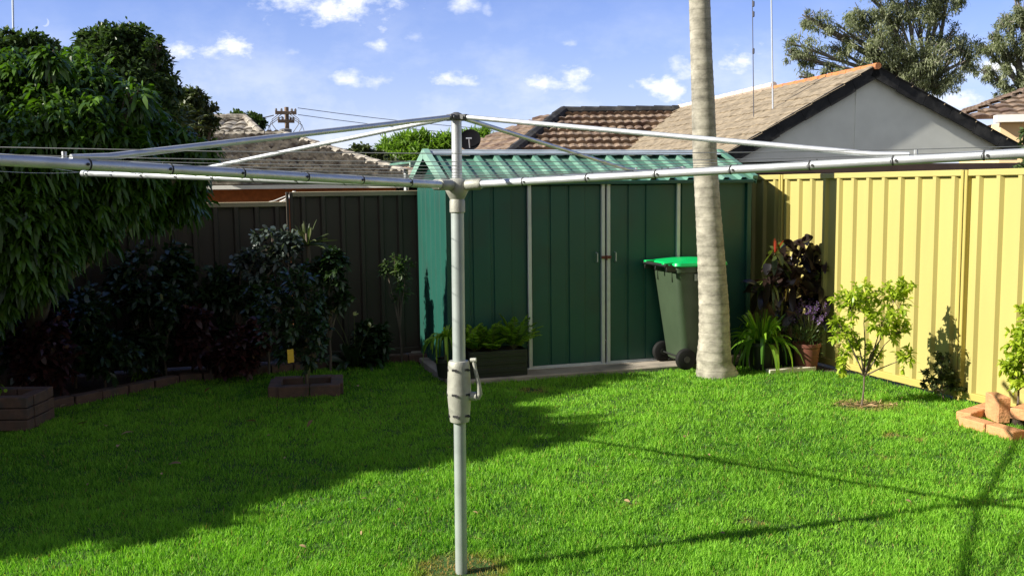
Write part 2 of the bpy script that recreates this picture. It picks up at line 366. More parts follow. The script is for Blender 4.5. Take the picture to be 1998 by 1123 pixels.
BEDPX = [(90, 802), (200, 780), (350, 748), (530, 730), (700, 712), (845, 704)]
bedline = [V(-8, 5.2, 0), V(-4.6, 6.4, 0)]+[gnd(*p) for p in BEDPX]
LAWN = [V(-8, 2.8, 0), V(6, 2.8, 0)]+[fe(s, .02, 0) for s in (-5, 0, 1.05)]+[sh(2.55, -.72, 0), sh(2.0, -.42, 0), sh(1.5, -.33, 0), sh(-.62, -.33, 0), sh(-.86, -.02, 0), sh(-.86, 1.0, 0)]+bedline[::-1]
mb = MB(); mb.add([(p[0], p[1], 0.) for p in LAWN], [tuple(range(len(LAWN)))])
tag(build('lawn_soil', mb, M_lawnbase), kind='structure')
bp = bedline+[sh(-.86, 1.0, 0), sh(-.86, 1.8, 0), V(-6.5, 8.4, 0), V(-9, 7.5, 0)]
mb = MB(); mb.add([(p[0], p[1], .004) for p in bp], [tuple(range(len(bp)))[::-1]])
tag(build('garden_bed_soil', mb, M_soil), kind='structure')
mb = MB(); mb.bbox(sh(.95, .55, .0), E1*3.55, E2*1.75, EZ*.09, .01)
tag(build('concrete_slab', mb, M_conc), kind='structure')
mb = MB()   # bare soil strip right of the slab under the pots
q = [sh(1.6, -.5, 0), sh(2.55, -.8, 0), fe(1.2, .05, 0), fe(2.8, .05, 0), sh(2.3, .2, 0)]
mb.add([(p[0], p[1], .008) for p in q], [tuple(range(len(q)))])
tag(build('pot_corner_soil', mb, M_soil), kind='structure')

def inpoly(x, y, poly):
    r = np.zeros(len(x), bool); n = len(poly)
    for i in range(n):
        x1, y1 = poly[i][:2]; x2, y2 = poly[(i+1) % n][:2]
        c = (y1 > y) != (y2 > y)
        with np.errstate(divide='ignore', invalid='ignore'): r ^= c & (x < (x2-x1)*(y-y1)/(y2-y1)+x1)
    return r
BARE_AND_SHADOW = [(gnd(899, 1112), .10, .26), (gnd(1690, 792), .05, .30), (gnd(1040, 763), .05, .16), (gnd(1740, 850), .0, .11), (gnd(1725, 895), .0, .07), (gnd(1790, 860), 0, .07), (gnd(1220, 985), 0, .05), (gnd(1470, 1022), 0, .07)]  # last spot paints the end of the winder housing's shadow as dry grass
def grass(nraw):
    y = 3.4+rng.random(nraw)**1.25*6.6; x = (rng.random(nraw)*2-1)*(.56*y+.35)
    keep = inpoly(x, y, LAWN)
    clump = np.sin(x*7.1+2*np.sin(y*5.3))*np.sin(y*8.3+1.7*np.sin(x*4.1))+.6*np.sin(x*19+y*13)*np.sin(y*23-x*9)
    dry = np.zeros(nraw); base = rng.random(nraw)
    for c, r0, r1 in BARE_AND_SHADOW:
        d = np.hypot(x-c[0], (y-c[1])*1.1)+.05*np.sin(x*40)*np.sin(y*37)
        t = np.clip((d-r0)/(r1-r0), 0, 1); dry = np.maximum(dry, 1-t)
    keep &= (base > dry*.75) & (rng.random(nraw) < .80+.2*clump)
    x, y, dry, clump = x[keep], y[keep], dry[keep], clump[keep]; n = len(x)
    P = np.stack([x, y, np.zeros(n)], 1)
    lean = rng.normal(size=(n, 2))*.42; D = np.stack([lean[:, 0]+.1*np.sin(x*3+y), lean[:, 1], np.ones(n)], 1)
    Lg = (.024+.020*rng.random(n))*(1+.28*clump)*(1-.5*dry); Lg = np.where(rng.random(n) < .02, Lg*1.6, Lg)
    Wd = .0028+.0004*y+.001*rng.random(n)
    a, F, nv = leaf_arrays(P, D, Lg, Wd, droop=.25*rng.random(n), segs=2, shape='blade')
    patch = np.sin(x*1.3+1.1*np.sin(y*.9))*np.sin(y*1.7+np.sin(x*1.6)); var = np.clip(.52+.12*clump+.26*rng.normal(size=n)+.14*patch, 0, 1)
    dr = np.clip(dry*1.2+(rng.random(n) < .025)*.8, 0, 1)
    o = leaf_obj('grass', [(a, F, nv, var)], L_grass, dry=np.repeat(dr, nv))
    tag(o, 'bright green grass growing over the lawn', 'grass', kind='stuff')
grass(640000)

# bed edging: a low course of dark bricks
mb = MB(); rr = random.Random(3)
for a, b in zip(bedline[1:-1], bedline[2:]):
    d = b-a; ln_ = np.linalg.norm(d); d = d/ln_; nrm2 = V(-d[1], d[0], 0); k = max(1, round(ln_/.24))
    for i in range(k):
        c = a+d*(i+.5)*ln_/k; mb.bbox(c+EZ*(.035+rr.uniform(-.006, .006))+nrm2*(.05+rr.uniform(-.008, .008)), d*(ln_/k-.012), nrm2*.11, EZ*.08, .006)
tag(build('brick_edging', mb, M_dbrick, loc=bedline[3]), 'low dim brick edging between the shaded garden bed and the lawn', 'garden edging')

# ------------------------------------------------------------------ corrugated sheets
def sheet(mb, o, u, n, up, width, height, pitch, rib=.03, depth=.022, slope=.012, thick=.0, start=.05):
    """trapezoid ribbed sheet. o corner, u along, n outward (ribs stand out), up"""
    pts = [(0, 0)]; x = start
    while x+rib+2*slope < width:
        pts += [(x, 0), (x+slope, depth), (x+slope+rib, depth), (x+2*slope+rib, 0)]; x += pitch
    pts.append((width, 0)); k = len(pts)
    vs = [o+u*a+n*b for a, b in pts]+[o+u*a+n*b+up*height for a, b in pts]
    mb.add(vs, [(i, i+1, k+i+1, k+i) for i in range(k-1)])

# yellow side fence: panels 2.35 m, seam posts
def steel_fence(name, label, panels, M_s, M_p, M_cap, org, along, nrmv, group=None):
    """panels: list of (s0, s1, height); each panel sheet, rails, posts are parts"""
    t = thing(name, label, 'fence', org(panels[0][0], 0, 0))
    for s0, s1, h in panels:
        mb = MB(); mb.s = 0
        sheet(mb, org(s0+.02, 0, .03), along, nrmv, EZ, s1-s0-.04, h-.05, .196, rib=.034, depth=.032, slope=.016, start=.07)
        build('ribbed_panel', mb, M_s, t)
        mb = MB(); mb.bbox(org((s0+s1)/2, .012, h-.022), along*(s1-s0-.055), nrmv*.05, EZ*.05, .005)
        build('top_rail', mb, M_cap, t)
        mb = MB(); mb.bbox(org((s0+s1)/2, .012, .06), along*(s1-s0-.055), nrmv*.045, EZ*.06, .005)
        build('bottom_rail', mb, M_p, t)
    for s in sorted({p[0] for p in panels} | {p[1] for p in panels}):
        hh = max([p[2] for p in panels if abs(p[0]-s) < .01 or abs(p[1]-s) < .01])
        mb = MB()
        for dd in (-.019, .019):
            mb.bbox(org(s+dd, .02, hh/2-.01), along*.028, nrmv*.055, EZ*(hh+.02), .004)
        build('post', mb, M_p, t)
    return t
steel_fence('steel_fence', 'sunlit cream yellow ribbed steel fence along the right side of the lawn', [(-5.05, -2.40, 1.84), (-2.35-.05, 0, 1.84), (0, 2.35, 1.84), (2.35, 4.7, 1.84)], M_fy, M_fyp, M_fy, lambda s, d, z: fe(s, d, z), FD, FN)
RB = sh(.2, 1.42, 0)
def rf(s, d, z): return RB-E1*s-E2*d+EZ*z
steel_fence('steel_fence', 'shaded dark brown ribbed steel fence with a stepped top behind the garden bed', [(-2.35, 0, 1.72), (0, 2.22, 1.72), (2.22, 4.5, 1.625), (4.5, 6.85, 1.6), (6.85, 9.2, 1.6)], M_fd, M_fd, M_fdc, rf, -E1, -E2)

# ------------------------------------------------------------------ green shed
U0, U1, D0 = -.733, 2.32, 1.32; WT = 1.80; ZB = .048
t = thing('garden_shed', 'dark green ribbed steel garden shed with double doors and a ribbed roof', 'shed', sh(.8, .6, .045))
mb = MB(); sheet(mb, sh(U0, 0, ZB), E1, -E2, EZ, -U0+.006, WT-ZB, .2, rib=.16, depth=.012, slope=.006, start=.02); sheet(mb, sh(1.575, 0, ZB), E1, -E2, EZ, U1-1.575, WT-ZB, .2, rib=.16, depth=.012, slope=.006, start=.02)
mb.box(sh(.79, .012, 1.785), E1*1.64, E2*.02, EZ*.03)
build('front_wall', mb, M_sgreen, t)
mb = MB(); sheet(mb, sh(U0, D0, ZB), -E2, -E1, EZ, D0, WT-ZB, .2, rib=.15, depth=.008, slope=.008, start=.03)
mb.add([sh(U0, 0, WT), sh(U0, D0, WT), sh(U0, D0/2, 2.05)], [(0, 1, 2)]); build('side_wall', mb, M_sgreen, t)
mb = MB(); sheet(mb, sh(U1, 0, ZB), E2, E1, EZ, D0, WT-ZB, .2, rib=.15, depth=.008, slope=.008, start=.03)
mb.add([sh(U1, 0, WT), sh(U1, D0, WT), sh(U1, D0/2, 2.05)], [(0, 1, 2)]); build('side_wall', mb, M_sgreen, t)
mb = MB(); sheet(mb, sh(U1, D0, ZB), -E1, E2, EZ, U1-U0, WT-ZB, .2, rib=.16, depth=.012, slope=.006); build('rear_wall', mb, M_sgreen, t)
RT = 2.055; OV = .06
for sgn, nm in ((0, 'front'), (1, 'rear')):
    v0 = -OV if sgn == 0 else D0+OV; v1 = D0/2; ez = WT-.012
    up = sh(0, v1, RT)-sh(0, v0, ez); ul = np.linalg.norm(up); un = up/ul; nn = nrm(np.cross(E1, un)) if sgn == 0 else nrm(np.cross(un, E1))
    mb = MB(); sheet(mb, sh(U0-.05, v0, ez), E1, nn, un, U1-U0+.10, ul, .196, rib=.045, depth=.032, slope=.018, start=.05)
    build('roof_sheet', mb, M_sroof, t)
mb = MB()
for sv in (-1, 1):
    up = nrm(sh(0, D0/2, RT)-sh(0, -OV, WT-.012)) if sv < 0 else nrm(sh(0, D0/2, RT)-sh(0, D0+OV, WT-.012))
    mb.box(sh((U0+U1)/2, D0/2, RT+.045)-up*.055, E1*(U1-U0+.12), up*.11, EZ*.004)
mb.tube([sh(U0-.06, D0/2, RT+.042), sh(U1+.06, D0/2, RT+.042)], .016, 8)
build('ridge_cap', mb, M_ridge, t)
for uu in (U0-.055, U1+.055):
    mb = MB()
    for a, b in (((-OV, WT), (D0/2, RT+.03)), ((D0+OV, WT), (D0/2, RT+.03))):
        p, q = sh(uu, *a), sh(uu, *b); d = q-p; n2 = nrm(np.cross(E1, d))
        if n2[2] < 0: n2 = -n2
        mb.box((p+q)/2+n2*.02, E1*.055, d, n2*.035); mb.box((p+q)/2-n2*.02+E1*(-.024 if uu < 0 else .024), E1*.006, d, n2*.06)
    build('barge_flashing', mb, M_sroof if uu > 0 else mat('pale_green_trim', (.22, .38, .30), .45, .1), t)
mb = MB(); mb.bbox(sh((U0+U1)/2, -.045, WT-.02), E1*(U1-U0+.06), E2*.07, EZ*.035, .004); build('eave_trim', mb, M_sgreen, t)
mb = MB()
mb.bbox(sh(U0-.012, -.012, (WT+ZB)/2), E1*.05, E2*.045, EZ*(WT-ZB-.02), .004); build('corner_post', mb, M_sgreen, t)
mb = MB()
mb.bbox(sh(U1+.012, -.012, (WT+ZB)/2), E1*.05, E2*.045, EZ*(WT-ZB-.02), .004); build('corner_post', mb, M_sgreen, t)
for i in range(2):
    a = .01+.79*i; b = a+.77
    mb = MB(); sheet(mb, sh(a+.02, -.008, ZB+.025), E1, -E2, EZ, b-a-.04, 1.68, .185, rib=.15, depth=.012, slope=.006, start=.02)
    dr = build('door', mb, M_sgreen, t)
    mb = MB()
    for uu, w_ in ((a+.0175, .037), (b-.0175, .037)):
        mb.bbox(sh(uu, -.022, ZB+.865), E1*w_, E2*.03, EZ*1.73, .004)
    mb.bbox(sh((a+b)/2, -.019, ZB+1.725), E1*(b-a-.075), E2*.024, EZ*.02, .003); mb.bbox(sh((a+b)/2, -.019, ZB+.012), E1*(b-a-.075), E2*.024, EZ*.022, .003)
    build('door_frame', mb, M_trim, dr)
    mb = MB(); hu = b-.085 if i == 0 else a+.085
    mb.tube([sh(hu, -.015, 1.03), sh(hu, -.055, 1.035), sh(hu, -.055, 1.115), sh(hu, -.015, 1.12)], .006, 8)
    build('door_handle', mb, M_galv, dr)
mb = MB(); mb.bbox(sh(.79, -.046, 1.075), E1*.10, E2*.014, EZ*.028, .003); mb.tube([sh(.79, -.052, 1.09), sh(.79, -.062, 1.075), sh(.79, -.055, 1.05)], .008, 8)
build('latch', mb, mat('rusty_latch', (.16, .05, .03), .8, .4, 60), t)
mb = MB(); mb.bbox(sh(.79, -.02, ZB+.0), E1*1.66, E2*.05, EZ*.02, .003); build('sill_rail', mb, M_trim, t)

# ------------------------------------------------------------------ rotary clothesline
def mp(z): return V(-.245+.0054*z, 4.303, z)
HUBZ = 1.755; AZ = -.5536; TL = .036
t = thing('rotary_clothesline', 'grey galvanised rotary clothesline with four arms standing in the middle of the lawn', 'clothesline', (-.248, 4.303, 0))
mb = MB(); mb.tube([mp(-.05), mp(.4), mp(.72)], .0272, 28); build('lower_pole', mb, M_galvp, t, smooth=True)
mb = MB(); mb.tube([mp(.95), mp(1.3), mp(HUBZ-.09)], .0285, 28); build('upper_pole', mb, M_galvp, t, smooth=True)
mb = MB(); mb.tube([mp(HUBZ-.05), mp(HUBZ+.1), mp(2.045)], .0225, 24); build('inner_mast', mb, M_galv, t, smooth=True)
c = mp(.70); prof = [(.034, 0), (.043, .004), (.0455, .02), (.049, .06), (.0535, .118), (.0545, .126), (.0545, .138), (.0535, .146), (.052, .19), (.049, .25), (.0465, .272), (.043, .278), (.032, .279)]
mb = MB(); mb.lathe(c, prof, 32); hs = build('winder_housing', mb, M_cast, t, smooth=True)
for zz in (.035, .132, .243):
    for an in (-1.95, -.75, .5, 2.0, 3.2):
        mb = MB()
        dv = V(cos(an), sin(an), 0); tv = V(-sin(an), cos(an), 0); r_ = .0478 if zz < .1 or zz > .2 else .0545
        if zz > .2: r_ = .0493
        mb.box(mp(.70)+EZ*zz+dv*(r_-.002), tv*.022, dv*.008, EZ*.009)
        mb.box(mp(.70)+EZ*(zz-.004)+dv*(r_-.002)+tv*.012, tv*.014, dv*.008, EZ*.008)
        build('lug_slot', mb, M_dark, hs)
mb = MB(); side = nrm(V(.97, -.22, 0)); hb = mp(.82)+side*.05
mb.tube([hb, hb+side*.030], .020, 14)
mb.tube([hb+side*.032-EZ*.008, hb+side*.044+EZ*.012, hb+side*.040+EZ*.055, hb+side*.025+EZ*.12, hb+side*.018+EZ*.165], [.014, .013, .0095, .008, .0085], 10)
mb.tube([hb+side*.004+EZ*.162, hb+side*.03+EZ*.164], .0105, 12)
build('winding_handle', mb, M_cast, t, smooth=True)
mb = MB(); mb.lathe(mp(HUBZ-.12), [(.030, 0), (.034, .004), (.034, .05), (.031, .06), (.045, .085), (.052, .10), (.052, .128), (.044, .14), (.026, .15)], 24)
build('arm_hub', mb, M_cast, t, smooth=True)
mb = MB(); mb.lathe(mp(2.035), [(.026, 0), (.032, .004), (.032, .022), (.026, .028), (.010, .036)], 20)
for k in range(4):
    a = AZ+k*pi/2; dv = V(cos(a), sin(a), 0); mb.bbox(mp(2.048)+dv*.038, dv*.04, V(-sin(a), cos(a), 0)*.03, EZ*.024, .003)
    mb.tube([mp(2.048)+dv*.045-V(-sin(a), cos(a), 0)*.022, mp(2.048)+dv*.045+V(-sin(a), cos(a), 0)*.022], .006, 8)
build('top_cap', mb, M_dark if False else mat('dull_top_casting', (.10, .10, .10), .6, .2, metal=.3), t, smooth=True)
NOT = [.35, .65, .95, 1.25, 1.54, 1.82, 2.10, 2.36, 2.58]
def armp(k, r, up=0.):
    a = AZ+k*pi/2; return mp(HUBZ)+V(cos(a)*r, sin(a)*r, TL*r+up)
for k in range(4):
    a = AZ+k*pi/2; dv = V(cos(a), sin(a), 0); tv = V(-sin(a), cos(a), 0)
    mb = MB(); mb.tube([armp(k, .045), armp(k, 1.3), armp(k, 2.62)], .0160, 16)
    ar = build('arm', mb, M_galv, t, smooth=True)
    for r_ in NOT:
        mb = MB(); p = armp(k, r_); mb.tube([p-tv*.0195, p+tv*.0195], .0045, 8)
        mb.tube([p+dv*.012+EZ*.010, p+dv*.012+EZ*.021], .003, 6)
        mb.lathe(p-dv*.014, [(.0172, 0), (.0176, .001), (.0176, .004), (.0172, .005)], 16, axis=dv)
        build('line_notch', mb, M_dark, ar, smooth=False)
    mb = MB(); mb.lathe(armp(k, .05), [(.018, 0), (.024, .003), (.024, .07), (.0195, .078)], 16, axis=dv+EZ*TL); build('arm_socket', mb, M_cast, ar, smooth=True)
    mb = MB(); mb.lathe(armp(k, 2.60), [(.0165, 0), (.0195, .002), (.0195, .03), (.012, .036)], 14, axis=dv+EZ*TL); build('end_cap', mb, M_galv, ar, smooth=True)
    mb = MB(); pz = mp(2.048)+dv*.05; e = armp(k, 1.86, .018); e0 = armp(k, 1.74, .026)
    mb.tube([pz, pz+(e0-pz)*.5+EZ*.0, e0, e], [.0105, .0105, .0105, .008], 12)
    mb.tube([armp(k, 1.88, .012), armp(k, 1.88, .032)], .007, 8)
    build('strut', mb, M_galv, t, smooth=True)
for r_ in NOT[1:7]+NOT[8:]:
    pts_ = []
    for k in range(4):
        p, q = armp(k, r_, .012), armp((k+1) % 4, r_, .012); L_ = np.linalg.norm(p-q)
        pts_ += [p+(q-p)*s_-EZ*.035*L_*s_*(1-s_) for s_ in np.linspace(0, 1, 9)[:-1]]
    mb = MB(); mb.tube(pts_+pts_[:1], .0012, 5); build('drying_line', mb, M_wire, t)

# ------------------------------------------------------------------ palm trunk
def ring_material():
    m = bpy.data.materials.new('ringed_palm_bark'); m.use_nodes = True; tt = m.node_tree; b = tt.nodes['Principled BSDF']; ln = tt.links.new
    tcn = tt.nodes.new('ShaderNodeTexCoord'); s_ = tt.nodes.new('ShaderNodeSeparateXYZ'); ln(tcn.outputs['Object'], s_.inputs[0])
    nn = tt.nodes.new('ShaderNodeTexNoise'); nn.inputs['Scale'].default_value = 9; nn.inputs['Detail'].default_value = 7; ln(tcn.outputs['Object'], nn.inputs['Vector'])
    mp_ = tt.nodes.new('ShaderNodeMapping'); mp_.inputs['Scale'].default_value = (3, 3, 5); ln(tcn.outputs['Object'], mp_.inputs[0])
    n2 = tt.nodes.new('ShaderNodeTexNoise'); n2.inputs['Scale'].default_value = 2.2; n2.inputs['Detail'].default_value = 8; n2.inputs['Roughness'].default_value = .7; ln(mp_.outputs[0], n2.inputs['Vector'])
    r = tt.nodes.new('ShaderNodeValToRGB'); ln(n2.outputs[0], r.inputs[0]); r.color_ramp.elements[0].position = .35; r.color_ramp.elements[1].position = .62
    r.color_ramp.elements[0].color = (.18, .165, .13, 1); r.color_ramp.elements[1].color = (.40, .37, .30, 1)
    rg = tt.nodes.new('ShaderNodeMath'); rg.operation = 'MULTIPLY_ADD'; rg.inputs[1].default_value = .55; ln(nn.outputs[0], rg.inputs[0])
    zz = tt.nodes.new('ShaderNodeMath'); zz.operation = 'MULTIPLY'; zz.inputs[1].default_value = 11.5; ln(s_.outputs[2], zz.inputs[0]); ln(zz.outputs[0], rg.inputs[2])
    fr_ = tt.nodes.new('ShaderNodeMath'); fr_.operation = 'FRACT'; ln(rg.outputs[0], fr_.inputs[0])
    rr_ = tt.nodes.new('ShaderNodeValToRGB'); ln(fr_.outputs[0], rr_.inputs[0]); rr_.color_ramp.elements[0].color = (.62, .62, .62, 1); rr_.color_ramp.elements[1].position = .16; rr_.color_ramp.elements[1].color = (1, 1, 1, 1)
    mr = tt.nodes.new('ShaderNodeMixRGB'); mr.blend_type = 'MULTIPLY'; mr.inputs[0].default_value = .8; ln(r.outputs[0], mr.inputs[1]); ln(rr_.outputs[0], mr.inputs[2]); r = mr
    mx = tt.nodes.new('ShaderNodeMixRGB'); mx.blend_type = 'OVERLAY'; mx.inputs[0].default_value = .5; ln(r.outputs[0], mx.inputs[1]); ln(nn.outputs[0], mx.inputs[2])
    ln(mx.outputs[0], b.inputs['Base Color']); b.inputs['Roughness'].default_value = .9
    bpn = tt.nodes.new('ShaderNodeBump'); bpn.inputs['Distance'].default_value = .006; ln(n2.outputs[0], bpn.inputs['Height']); ln(bpn.outputs[0], b.inputs['Normal'])
    return m
PY = 8.86
def px_at(px, py): return dep(px, py, PY)
keys = [(0, 1365, 20), (100, 1368, 20.5), (200, 1372, 22), (300, 1375, 23), (400, 1381, 24), (500, 1387.5, 26.5), (600, 1393, 29), (660, 1394, 30.5), (695, 1393, 33), (712, 1394, 33), (726, 1396, 35)]
ky = [k[0] for k in keys]
mb = MB(); zs = np.concatenate([np.arange(0, .3, .02), np.arange(.3, 6.6, .022)]); prof = []
pts = []; rad = []; rr = random.Random(5); zr = 0; nxt = .04
for z in zs:
    pyv = np.interp(z, [px_at(1380, k)[2] for k in ky[::-1]], ky[::-1]) if z < 3.38 else 0-(z-3.38)*212
    cxp = np.interp(max(pyv, 0), ky, [k[1] for k in keys])+(min(pyv, 0)*.03); rp = np.interp(pyv, ky, [k[2] for k in keys])
    p = px_at(cxp, pyv); p[2] = z
    rr_ = rp/FPX*PY
    if z > nxt: nxt = z+rr.uniform(.05, .085); rr_ *= 1.022
    else: rr_ *= 1+rr.uniform(-.006, .004)
    pts.append(p); rad.append(rr_)
mb.tube(pts, rad, 28)
vsn = np.array(mb.v)
for i in range(len(vsn)):
    h = vsn[i, 2]
    if h < .32:   # buttressed foot, a root lobe to the right
        c = pts[min(i//28, len(pts)-1)]; d = vsn[i]-c; an = atan2(d[1], d[0]); k = 1+(.32-h)**2*1.0*(1+.5*sin(3*an+.5))+max(0, cos(an-.0))**3*max(0, .12-h)*2.0
        vsn[i, :2] = (c+d*k)[:2]
mb.v = [tuple(p) for p in vsn]
t = thing('palm_tree', 'tall palm with a ringed grey trunk in front of the wheelie bin', 'palm tree', (pts[0][0], pts[0][1], 0))
build('trunk', mb, ring_material(), t, smooth=True)
top = V(*pts[-1]); parts = []; fr = MB()
for i in range(15):
    a = i*2.4; el = .9-.9*(i % 5)/4; d = V(cos(a)*cos(el), sin(a)*cos(el), sin(el)); spine = [top+d*s*2.4-EZ*s*s*1.3 for s in np.linspace(0, 1, 12)]
    fr.tube(spine, [.02*(1-.8*s) for s in np.linspace(0, 1, 12)], 5); n = 60; ss = np.linspace(.12, 1, n); P = np.stack([np.interp(ss, np.linspace(0, 1, 12), np.array(spine)[:, j]) for j in range(3)], 1)
    sdv = nrm(np.cross(d, EZ))
    for sg in (-1, 1):
        a_, F_, nv = leaf_arrays(P, np.tile(sdv*sg+d*.5, (n, 1))+.1*rng.normal(size=(n, 3)), .45*np.sin(pi*(ss*.85+.1))+.1, .03, .5, 3, 'strap'); parts.append((a_, F_, nv, rng.random(n)))
fo = leaf_obj('frond_leaves', parts, L_mid, t); build('frond_stems', fr, M_stem, t)

# ------------------------------------------------------------------ wheelie bin
BZ = .047
near = gnd(1330, 722, BZ)                     # nearest wheel on the slab
BD = -E1                                      # the handle side looks left
def bn(f, s, z): return near+E1*(f+.055)+E2*(s+.02)+EZ*(z*.965)   # f: away from the handle side, s: along the axle
t = thing('wheelie_bin', 'dark green wheelie bin with a bright green lid beside the palm trunk', 'bin', bn(.2, .25, 0))
mb = MB(); ring = []
def rrect(f0, f1, s0, s1, z, r, n=5):
    o = []
    for cx_, cy_, a0 in ((f1-r, s1-r, 0), (f0+r, s1-r, pi/2), (f0+r, s0+r, pi), (f1-r, s0+r, 1.5*pi)):
        for i in range(n+1):
            a = a0+pi/2*i/n; o.append(bn(cx_+r*cos(a), cy_+r*sin(a), z))
    return o
lev = [(.06, .02, .32, .06, .44, .05), (.10, .005, .34, .05, .45, .055), (.5, -.05, .385, .03, .47, .055), (.90, -.10, .375, .005, .495, .05), (.93, -.10, .375, .005, .495, .05), (.935, -.115, .39, -.015, .515, .05), (.985, -.115, .39, -.015, .515, .05)]
for z, f0, f1, s0, s1, r in lev: ring.append(rrect(f0, f1, s0, s1, z, r))
n = len(ring[0]); vs = [p for r in ring for p in r]
fs = [(i*n+k, i*n+(k+1) % n, (i+1)*n+(k+1) % n, (i+1)*n+k) for i in range(len(ring)-1) for k in range(n)]+[tuple(range(n))[::-1]]
mb.add(vs, fs); body = build('body', mb, M_bin, t, smooth=True)
for s_ in (.10, .40): mb = MB(); mb.bbox(bn(-.10, s_, .89), E1*.02, E2*.02, EZ*.09, .003); build('rim_gusset', mb, M_bin, body)
mb = MB(); ring = []
for z, g, r in ((.988, .0, .05), (1.0, .012, .055), (1.025, .008, .06), (1.035, -.03, .06), (1.052, -.12, .08), (1.058, -.2, .04)):
    ring.append(rrect(-.12-g, .41+g, -.03-g, .53+g, z, r))
vs = [p for r in ring for p in r]; fs = [(i*n+k, i*n+(k+1) % n, (i+1)*n+(k+1) % n, (i+1)*n+k) for i in range(len(ring)-1) for k in range(n)]+[tuple((len(ring)-1)*n+k for k in range(n)), tuple(range(n))[::-1]]
mb.add(vs, fs); mb.bbox(bn(.425, .25, 1.0), E1*.05, E2*.2, EZ*.02, .005)
for s in (.06, .44): mb.bbox(bn(-.16, s, 1.02), E1*.11, E2*.05, EZ*.022, .005)
build('lid', mb, M_lid, t, smooth=True)
mb = MB(); mb.tube([bn(-.20, .0, 1.005), bn(-.20, .5, 1.005)], .016, 12)
for s in (.02, .25, .48): mb.bbox(bn(-.145, s, .975), E1*.11, E2*.022, EZ*.06, .004)
build('handle_bar', mb, M_black, t, smooth=True)
for s0, s1 in ((-.02, .035), (.465, .52)):
    mb = MB(); prof = [(.02, 0), (.085, .0), (.096, .006), (.1, .014), (.1, s1-s0-.014), (.096, s1-s0-.006), (.085, s1-s0), (.05, s1-s0-.008), (.02, s1-s0-.004)]
    mb.lathe(bn(.0, s0, .1), prof, 28, axis=E2); wh = build('wheel', mb, M_tyre, t, smooth=True)
    mb = MB(); mb.lathe(bn(.0, s0-.004, .1), [(.012, 0), (.03, .0), (.03, s1-s0+.008), (.01, s1-s0+.008)], 16, axis=E2); build('wheel_hub', mb, M_black, wh, smooth=True)
mb = MB(); mb.tube([bn(0, .0, .1), bn(0, .5, .1)], .008, 10); build('axle', mb, M_black, t)
mb = MB(); mb.bbox(bn(.13, -.004, .885), E1*.105, E2*.006, EZ*.062, .002); build('sticker', mb, M_label, t)

# ------------------------------------------------------------------ potted plants and shrubs
def clump_plant(parent, name, base, n, L0, L1, wd, mats, up=.9, spread=1., droop=.6, segs=6, shape='strap', r0=.05, fold=.15, elev=None):
    a = rng.random(n)*2*pi; r = r0*np.sqrt(rng.random(n)); P = np.stack([base[0]+r*np.cos(a), base[1]+r*np.sin(a), base[2]+.02*rng.random(n)], 1)
    el = rng.uniform(*(elev or (.5, 1.4)), n); D = np.stack([np.cos(a)*np.cos(el), np.sin(a)*np.cos(el), np.sin(el)], 1)
    Lg = rng.uniform(L0, L1, n); ar, F, nv = leaf_arrays(P, D, Lg, wd*rng.uniform(.75, 1.2, n), droop*rng.uniform(.5, 1.4, n), segs, shape, fold=fold)
    return leaf_obj(name, [(ar, F, nv, rng.random(n))], mats, parent, smooth=True)
def pot(name, c, r0, r1, h, m, parent):
    mb = MB(); mb.lathe(c, [(r0*.9, 0), (r0, .005), (r1*.97, h-.035), (r1*1.05, h-.03), (r1*1.05, h), (r1*.94, h), (r1*.92, h-.03), (.01, h-.03)], 26)
    return build(name, mb, m, parent, smooth=True)
g = gnd(1496, 727); t = thing('potted_agapanthus', 'arching green strap leaf plant in a black pot right of the palm', 'potted plant', (g[0], g[1]+.17, .0))
b = V(g[0], g[1]+.17, 0); pot('pot', b, .115, .15, .27, M_black, t)
clump_plant(t, 'leaves', b+EZ*.25, 100, .34, .60, .036, L_agap, droop=.75, elev=(.25, 1.4), r0=.08)
clump_plant(t, 'upright_leaves', b+EZ*.25, 34, .32, .48, .03, L_agap, droop=.25, elev=(1.0, 1.5), r0=.05)
g = gnd(1586, 727); b = V(g[0]-.02, g[1]+.14, 0); t = thing('potted_lavender', 'purple flowering plant in a reddish brown pot by the yellow fence', 'potted plant', b)
pot('pot', b, .095, .125, .26, M_pot, t)
n = 420; P = b+EZ*.24+rng.normal(size=(n, 3))*V(.075, .075, .03); D = rdir(n, 1.3, .6)
a_, F_, nv = leaf_arrays(P+D*rng.random((n, 1))*.2, D, .05, .01, .2, 2); leaf_obj('leaves', [(a_, F_, nv, rng.random(n))], L_mid, t)
mb = MB(); parts = []
for i in range(26):
    d = nrm(V(*(rng.normal(size=3)*V(.33, .33, 0)))+EZ); p = b+EZ*.26; q = p+d*rng.uniform(.22, .40); mb.tube([p, (p+q)/2+V(.01, 0, .01), q], .0025, 4)
    m_ = 34; PP = q+(rng.random((m_, 1))-.8)*d*.10+rng.normal(size=(m_, 3))*.011
    a_, F_, nv = leaf_arrays(PP, rdir(m_, .5), .018, .012, .2, 2); parts.append((a_, F_, nv, rng.random(m_)))
build('stem', mb, M_stem, t); leaf_obj('flowers', parts, L_purp, t)
g = gnd(1530, 712); b = V(2.62, 9.33, 0); t = thing('potted_cordyline', 'dark burgundy broad leaved shrub against the yellow fence behind the pots', 'potted plant', b)
pot('pot', b, .12, .15, .26, M_black, t)
mb = MB(); heads = []
